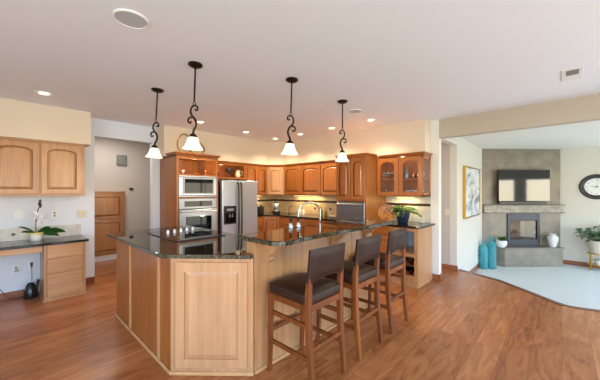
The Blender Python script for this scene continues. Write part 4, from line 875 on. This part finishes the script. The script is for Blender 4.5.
# ------------------------------------------------------------------ bar stools
def stool_proto(loc, label):
    t_ = thing('bar_stool', label, 'bar stool', (0, 0, 0), 'bar stools at the breakfast bar')
    # seat cushion: rounded slab
    def rr(hx, hy, r_, z, k=5):
        out = []
        for cx, cy, a0 in ((hx-r_, hy-r_, 0), (-hx+r_, hy-r_, PI/2), (-hx+r_, -hy+r_, PI), (hx-r_, -hy+r_, 1.5*PI)):
            for i in range(k+1): a = a0+PI/2*i/k; out.append((cx+r_*math.cos(a), cy+r_*math.sin(a), z))
        return out
    loops = [rr(.20, .205, .04, .632), rr(.212, .217, .045, .645), rr(.214, .22, .05, .690), rr(.206, .212, .05, .708), rr(.17, .175, .05, .722), rr(.09, .09, .04, .728)]
    k = len(loops[0]); s = MB(); s.add([p for lp in loops for p in lp], [(a*k+i, a*k+(i+1) % k, (a+1)*k+(i+1) % k, (a+1)*k+i) for a in range(len(loops)-1) for i in range(k)]+[tuple(reversed(range(k))), tuple(range((len(loops)-1)*k, len(loops)*k))], True)
    seat = s.build('seat', LEATHER, t_)
    MB().tube([(x, y, .701) for x, y, z in rr(.2125, .2175, .05, 0)], .004, 6, True).build('piping', WELT, seat)
    # backrest: curved padded panel with an arched lower edge
    nu, nv_ = 12, 8; s = MB(); front = []; back = []
    for j in range(nv_+1):
        for i in range(nu+1):
            u = -1+2*i/nu; v = j/nv_
            zl = .775+.05*(1-abs(u)**2.2); zt = 1.035-.006*abs(u)**2
            z = zl+(zt-zl)*v
            x = .207*u; yc = -.205-.028*((z-.775)/.26)-.018*(1-u*u)
            edge_ = max(abs(u)**10, abs(2*v-1)**8); th = .026*(1-.55*edge_)
            front.append((x, yc+th, z)); back.append((x, yc-th, z))
    n1 = nu+1; fs = []; off = len(front)
    for j in range(nv_):
        for i in range(nu):
            a = j*n1+i; fs += [(a, a+1, a+n1+1, a+n1), (off+a, off+a+n1, off+a+n1+1, off+a+1)]
    rim = [i for i in range(n1)]+[j*n1+nu for j in range(1, nv_+1)]+[nv_*n1+i for i in range(nu-1, -1, -1)]+[j*n1 for j in range(nv_-1, 0, -1)]
    for a, b_ in zip(rim, rim[1:]+rim[:1]): fs.append((a, off+a, off+b_, b_))
    s.add(front+back, fs, True); bk = s.build('backrest', LEATHER, t_)
    bpts = [Vector(back[i])*.5+Vector(front[i])*.5+Vector((0, -.008, 0)) for i in rim]
    MB().tube(bpts, .004, 6, True).build('piping', WELT, bk)
    for sx in (-1, 1):
        MB().taper((sx*.188, .215, 0), (sx*.188, .195, .635), .015, .021).build('leg', STOOLW, t_, bevel=.003)
        s = MB().taper((sx*.19, -.245, 0), (sx*.19, -.205, .40), .016, .021); s.taper((sx*.19, -.205, .40), (sx*.19, -.20, .70), .021, .02); s.taper((sx*.19, -.20, .70), (sx*.19, -.212, .83), .02, .016)
        s.build('leg', STOOLW, t_, bevel=.003)
    def rung(p, q, a=.011, b_=.016):
        p = Vector(p); q = Vector(q); d = (q-p).normalized(); si = d.cross(Vector((0, 0, 1))).normalized()*a; up = Vector((0, 0, b_))
        vs = [c+si*m+up*n_ for c in (p, q) for m, n_ in ((-1, -1), (1, -1), (1, 1), (-1, 1))]
        return MB().add(vs, [(3, 2, 1, 0), (4, 5, 6, 7), (0, 1, 5, 4), (1, 2, 6, 5), (2, 3, 7, 6), (3, 0, 4, 7)])
    for sx in (-1, 1):
        for z in (.25, .48): rung((sx*.189, .205, z), (sx*.19, -.215, z)).build('stretcher', STOOLW, t_, bevel=.002)
    rung((-.188, .207, .33), (.188, .207, .33)).build('footrest', STOOLW, t_, bevel=.002)
    rung((-.19, -.215, .32), (.19, -.215, .32)).build('stretcher', STOOLW, t_, bevel=.002)
    MB().box(-.185, .185, .175, .205, .585, .634).box(-.185, .185, -.215, -.185, .585, .634).box(-.2, -.17, -.2, .2, .585, .634).box(.17, .2, -.2, .2, .585, .634).build('seat_rail', STOOLW, t_, bevel=.002)
    t_.location = loc
    return t_
st0 = stool_proto((1.665, 1.50, 0), 'brown leather bar stool nearest the camera and island panel')
copy_tree(st0, (2.275, 1.50, 0), 'brown leather bar stool in the middle of the three')
copy_tree(st0, (2.885, 1.50, 0), 'brown leather bar stool farthest right, nearest the wine rack')

# ------------------------------------------------------------------ living room
P0 = Vector((7.80, 1.385, 0)); dv = Vector((.7071, -.7071, 0)); nv = Vector((-.7071, -.7071, 0))
FR = frame(P0, dv, nv); FW = 1.93
t_ = thing('fireplace', 'grey slate corner fireplace with mantel ledges and raised hearth', 'fireplace', (8.4, .75, -.3))
GX0, GX1, GZ0, GZ1 = .60, 1.395, .145, .90    # firebox opening in (u, z)
ch = MB()
for u0, u1, z0, z1 in ((.012, GX0, -.3, 2.44), (GX1, 1.915, -.3, 2.44), (GX0, GX1, GZ1, 2.44), (GX0, GX1, -.3, GZ0)): ch.fbox(FR, u0, u1, z0, z1-.001, -.02, 0)
ch.build('chimney_face', STONE, t_)
MB().fbox(FR, -.0+.03, 1.97, 1.095, 1.115, 0, .09).build('mantel_shelf', TOPSTONE, t_, bevel=.004)
MB().fbox(FR, .03, 1.96, .915, .93, 0, .08).build('mantel_shelf', TOPSTONE, t_, bevel=.004)
MB().fbox(FR, .03, 1.93, .93, 1.095, 0, .045).build('mosaic_band', MOSAIC, t_)
HD = .29
q0 = P0+dv*.42+nv*HD; q1 = P0+dv*1.80+nv*HD; q2 = P0+dv*1.93+nv*.02
h0 = Vector((7.887, 1.37, 0))
hp = [(h0.x, h0.y), (q0.x, q0.y), (q1.x+.05, q1.y-.05), (9.183, .0), (8.0, 1.19)]
hp = [(7.887, 1.372), (7.887, .953), (8.83, .012-.02), (9.02, .16), (7.90, 1.29)]
MB().prism([(7.885, 1.30), (7.887, .953), (8.825, -.015), (8.99, .16)], -.3, .105).build('hearth', STONE, t_)
MB().prism([(7.872, 1.31), (7.872, .945), (8.825, -.04), (9.01, .16)], .105, .14).build('hearth_top', TOPSTONE, t_, bevel=.004)
fb = MB()
for u0, u1, z0, z1 in ((GX0, GX0+.07, GZ0, GZ1), (GX1-.07, GX1, GZ0, GZ1), (GX0+.07, GX1-.07, GZ1-.17, GZ1), (GX0+.07, GX1-.07, GZ0, GZ0+.15)): fb.fbox(FR, u0, u1, z0+.006, z1, -.01, .03)
fb.build('firebox_frame', FIREM, t_, bevel=.005)
fb = MB()
fb.fbox(FR, GX0+.05, GX1-.05, GZ0+.1, GZ1-.1, -.36, -.34).fbox(FR, GX0+.05, GX0+.07, GZ0+.1, GZ1-.1, -.34, -.02).fbox(FR, GX1-.07, GX1-.05, GZ0+.1, GZ1-.1, -.34, -.02).fbox(FR, GX0+.05, GX1-.05, GZ0+.1, GZ0+.12, -.34, -.02).fbox(FR, GX0+.05, GX1-.05, GZ1-.12, GZ1-.1, -.34, -.02)
fb.build('firebox', FIREBACK, t_)
lg = MB()
for (u0, z0, w0), (u1, z1, w1), r_ in (((.68, .32, -.15), (1.2, .33, -.2), .04), ((.72, .40, -.22), (1.15, .36, -.12), .035), ((.75, .36, -.1), (1.0, .46, -.24), .028), ((1.18, .34, -.1), (.92, .45, -.22), .026)): lg.tube([FR(u0, z0, w0), FR(u1, z1, w1)], r_, 10)
lg.build('logs', LOG, t_)
MB().fbox(FR, GX0+.07, GX1-.07, GZ0+.15, GZ1-.17, -.004, .002).build('firebox_glass', PANE, t_)
# television
t_ = thing('television', 'flat black television on the slate chimney above mantel', 'television', (8.35, .72, 1.14))
TF = frame(P0+dv*.305+nv*.13, dv, nv)
MB().fbox(TF, 0, 1.235, 1.20, 1.935, -.045, 0).build('case', FRAMEB, t_, bevel=.004)
MB().fbox(TF, .008, 1.227, 1.208, 1.927, 0, .002).build('screen', base('glossy tv glass', (8, 8, 9), .06, IOR=1.9), t_)
MB().fbox(TF, .35, .85, 1.40, 1.75, -.128, -.045).build('wall_mount', BLACK, t_)
o = thing('soundbar', 'long black soundbar directly below the television', 'soundbar', (8.3, .72, 1.13))
MB().fbox(TF, .02, 1.16, 1.135, 1.19, -.07, .0).build('body', BLACK, o, bevel=.006)
MB().fbox(TF, .5, .7, 1.14, 1.185, -.128, -.07).build('bracket', BLACK, o)
# clock
t_ = thing('wall_clock', 'round black-framed wall clock with white face at right edge', 'clock', (9.18, -.57, 1.25))
CF = frame((9.199, -.57, 1.535), (0, -1, 0), (-1, 0, 0))
def disc(prof, seg=40):
    s = MB().lathe((0, 0, 0), prof, seg); s.v = [tuple(CF(v[0], v[1], v[2])) for v in s.v]; return s
disc([(.195, 0), (.28, 0), (.285, .012), (.265, .035), (.23, .04), (.205, .028), (.195, .014)]).build('rim', FRAMEB, t_)
disc([(0, .004), (.2, .004), (.2, .012), (0, .012)]).build('face', base('clock face white', (232, 232, 230), .5), t_)
nm = MB()
def numeral(txt, cu, cv, hgt):
    cu_ = bpy.data.curves.new('numeral', 'FONT'); cu_.body = txt; cu_.size = hgt; cu_.align_x = 'CENTER'; cu_.align_y = 'CENTER'
    to = bpy.data.objects.new('numeral', cu_); COL.objects.link(to); dg = bpy.context.evaluated_depsgraph_get(); me = bpy.data.meshes.new_from_object(to.evaluated_get(dg))
    nm.add([CF(cu+v.co.x, cv+v.co.y, .0128) for v in me.vertices], [tuple(p.vertices) for p in me.polygons]); bpy.data.objects.remove(to); bpy.data.meshes.remove(me); bpy.data.curves.remove(cu_)
for k in range(1, 13): a = PI/2-2*PI*k/12; numeral(str(k), .16*math.cos(a), .16*math.sin(a), .045)
nm.build('numerals', base('numeral grey', (70, 70, 70), .6), t_)
def hand(name, ang, ln, w):
    a = PI/2-math.radians(ang); c, s_ = math.cos(a), math.sin(a)
    MB().fprism(CF, [(-.03*c-w*-s_*-1, -.03*s_-w*c), (ln*c, ln*s_), (-.03*c-w*s_, -.03*s_+w*c)], .015, .018).build(name, FRAMEB, t_)
hand('hour_hand', 23, .10, .010); hand('minute_hand', 272, .15, .007)
disc([(0, .012), (.014, .012), (.014, .022), (0, .022)], 12).build('hub', FRAMEB, t_)
# painting
t_ = thing('painting', 'abstract white and grey canvas in gold frame on living room wall', 'painting', (6.7, 1.36, .92))
PF = frame((6.02, 1.3845, .91), (1, 0, 0), (0, -1, 0)); PW, PH = 1.32, 1.01
fm = MB().fbox(PF, 0, .02, 0, PH, .001, .05).fbox(PF, PW-.02, PW, 0, PH, .001, .05).fbox(PF, .02, PW-.02, 0, .02, .001, .05).fbox(PF, .02, PW-.02, PH-.02, PH, .001, .05)
fm.build('frame', GOLD, t_, bevel=.002)
CV = base('abstract canvas', (214, 214, 212), .7); n, l, b = nodes(CV)
mp = coords(n, l, (1.5, 1, 2.4), rnd=False); a = n.new('ShaderNodeTexNoise'); a.inputs['Scale'].default_value = 1.5; a.inputs['Detail'].default_value = 5; a.inputs['Distortion'].default_value = 1.2; l.new(mp.outputs[0], a.inputs['Vector'])
r = ramp(n, [(.33, (120, 122, 126)), (.45, (184, 187, 188)), (.56, (222, 222, 218)), (.68, (208, 203, 192))]); l.new(a.outputs[0], r.inputs[0]); l.new(r.outputs[0], b.inputs['Base Color'])
MB().fbox(PF, .02, PW-.02, .02, PH-.02, .001, .035).build('canvas', CV, t_)
o = outlet('wall_switch', 1.528, 1.053, .118, 'almond double switch on the passage wall past the pillar', ALMOND, 'switch', 0)
for ch_ in [o]+list(o.children): pass
# turn the switch onto the passage wall (x = 5.63)
o.location = (5.626, 1.53, .998); o.rotation_euler = (0, 0, -PI/2)
for ch_ in o.children:
    pass
o = outlet('wall_outlet', 6.0, .0, .075, 'white outlet low on the living room wall under the painting', WHITE, 'outlet', 1.385)
# jugs on the carpet
def jug(x, y, r_, hgt, label):
    j = thing('glass_jug', label, 'jug', (x, y, -.3), 'turquoise glass jugs')
    prof = [(0, 0), (r_*.92, 0), (r_, .02)]
    k = 5; hb = hgt*.78
    for i in range(k):
        z = .02+(hb-.04)*i/k; prof += [(r_, z+.01), (r_*.88, z+(hb-.04)/k*.5), (r_, z+(hb-.04)/k)]
    prof += [(r_*.9, hb), (r_*.5, hb+hgt*.08), (r_*.3, hb+hgt*.11), (r_*.3, hgt*.97), (r_*.38, hgt*.975), (r_*.38, hgt), (0, hgt)]
    MB().lathe((x, y, -.3), prof, 24).build('body', TEAL, j)
jug(7.57, 1.165, .10, .70, 'turquoise ribbed glass jug in front, beside the hearth')
jug(7.50, 1.262-.0, .10, .68, 'turquoise ribbed glass jug at back against the wall') if False else jug(7.42, 1.29, .088, .62, 'turquoise ribbed glass jug at back against the wall')
t_ = thing('hearth_plant', 'small leafy plant in white bowl pot on the hearth left', 'plant', (7.945, 1.03, .14))
MB().lathe((7.945, 1.03, .1405), [(0, 0), (.07, 0), (.10, .04), (.115, .10), (.11, .15), (.10, .155), (.095, .13), (0, .13)], 24).build('pot', CERAM, t_)
lf = MB()
for k in range(26):
    a = random.uniform(.6*PI, 1.9*PI); ln = random.uniform(.09, .17); lf.leaf((7.945, 1.03, .27), (math.cos(a), math.sin(a), random.uniform(.6, 2.6)), ln*1.25, .085, .3)
tag(lf.build('leaves', LEAF, t_))
t_ = thing('white_vase', 'white embossed ceramic vase on the hearth right', 'vase', (8.80, .16, .14))
MB().lathe((8.80, .16, .1405), [(0, 0), (.06, 0), (.065, .015), (.085, .10), (.105, .19), (.10, .235), (.06, .265), (.062, .285), (.07, .295), (.06, .297), (.05, .28), (0, .25)], 24).build('body', base('white textured ceramic', (226, 224, 218), .5), t_)
# plant stand
t_ = thing('plant_stand', 'gold legged plant stand with shelf against living room wall', 'plant stand', (9.0, -.58, -.3))
tops = (.05, -.20)
for z in tops: MB().lathe((9.0, -.58, z), [(0, 0), (.17, 0), (.17, .015), (0, .015)], 28).build('shelf', GOLD, t_)
for k in range(4):
    a = PI/4+PI/2*k; MB().tube([(9.0+.17*math.cos(a), -.58+.17*math.sin(a), -.3), (9.0+.15*math.cos(a), -.58+.15*math.sin(a), .06)], .012, 8).build('leg', GOLD, t_)
def pot_plant(x, y, z, r_, hh, mat, label, nleaf, ln, wd, lm, elev, name):
    t2 = thing(name, label, 'plant', (x, y, z))
    MB().lathe((x, y, z), [(0, 0), (r_*.75, 0), (r_, hh*.9), (r_, hh), (r_*.9, hh), (r_*.88, hh*.85), (0, hh*.85)], 24).build('pot', mat, t2)
    lf = MB(); stm = MB()
    for k in range(nleaf):
        a = random.uniform(0, 2*PI); e_ = random.uniform(*elev); d = Vector((math.cos(a)*.75, math.sin(a), e_)).normalized(); l_ = random.uniform(.4, 1)*ln
        p = Vector((x, y, z+hh*.85)); q = p+d*l_
        if q.x > 9.12: q.x = 9.12
        stm.tube([p, q], .003, 4)
        for j in range(3):
            dd = Vector((random.uniform(-1, .3), random.uniform(-1, 1), random.uniform(-.3, .8))); lf.leaf(q, dd, wd*1.5, wd, .3)
    stm.build('stems', STEM, t2); lf.build('leaves', lm, t2); return t2
pot_plant(9.0, -.58, .0655, .165, .28, BEIGE, 'bushy grey-green plant in large beige pot on stand', 44, .38, .08, LEAF_G, (.2, 1.6), 'potted_plant')
t2 = thing('spider_plant', 'spiky striped plant in small white pot on stand lower shelf', 'plant', (8.98, -.60, -.185))
MB().lathe((8.98, -.60, -.1845), [(0, 0), (.055, 0), (.07, .11), (.062, .11), (.055, .1), (0, .1)], 20).build('pot', CERAM, t2)
lf = MB()
for k in range(20):
    a = random.uniform(0, 2*PI); lf.leaf((8.98, -.60, -.085), (math.cos(a), math.sin(a), .7), random.uniform(.12, .19), .018, .7)
lf.build('leaves', base('striped pale leaf', (150, 176, 120), .5), t2)
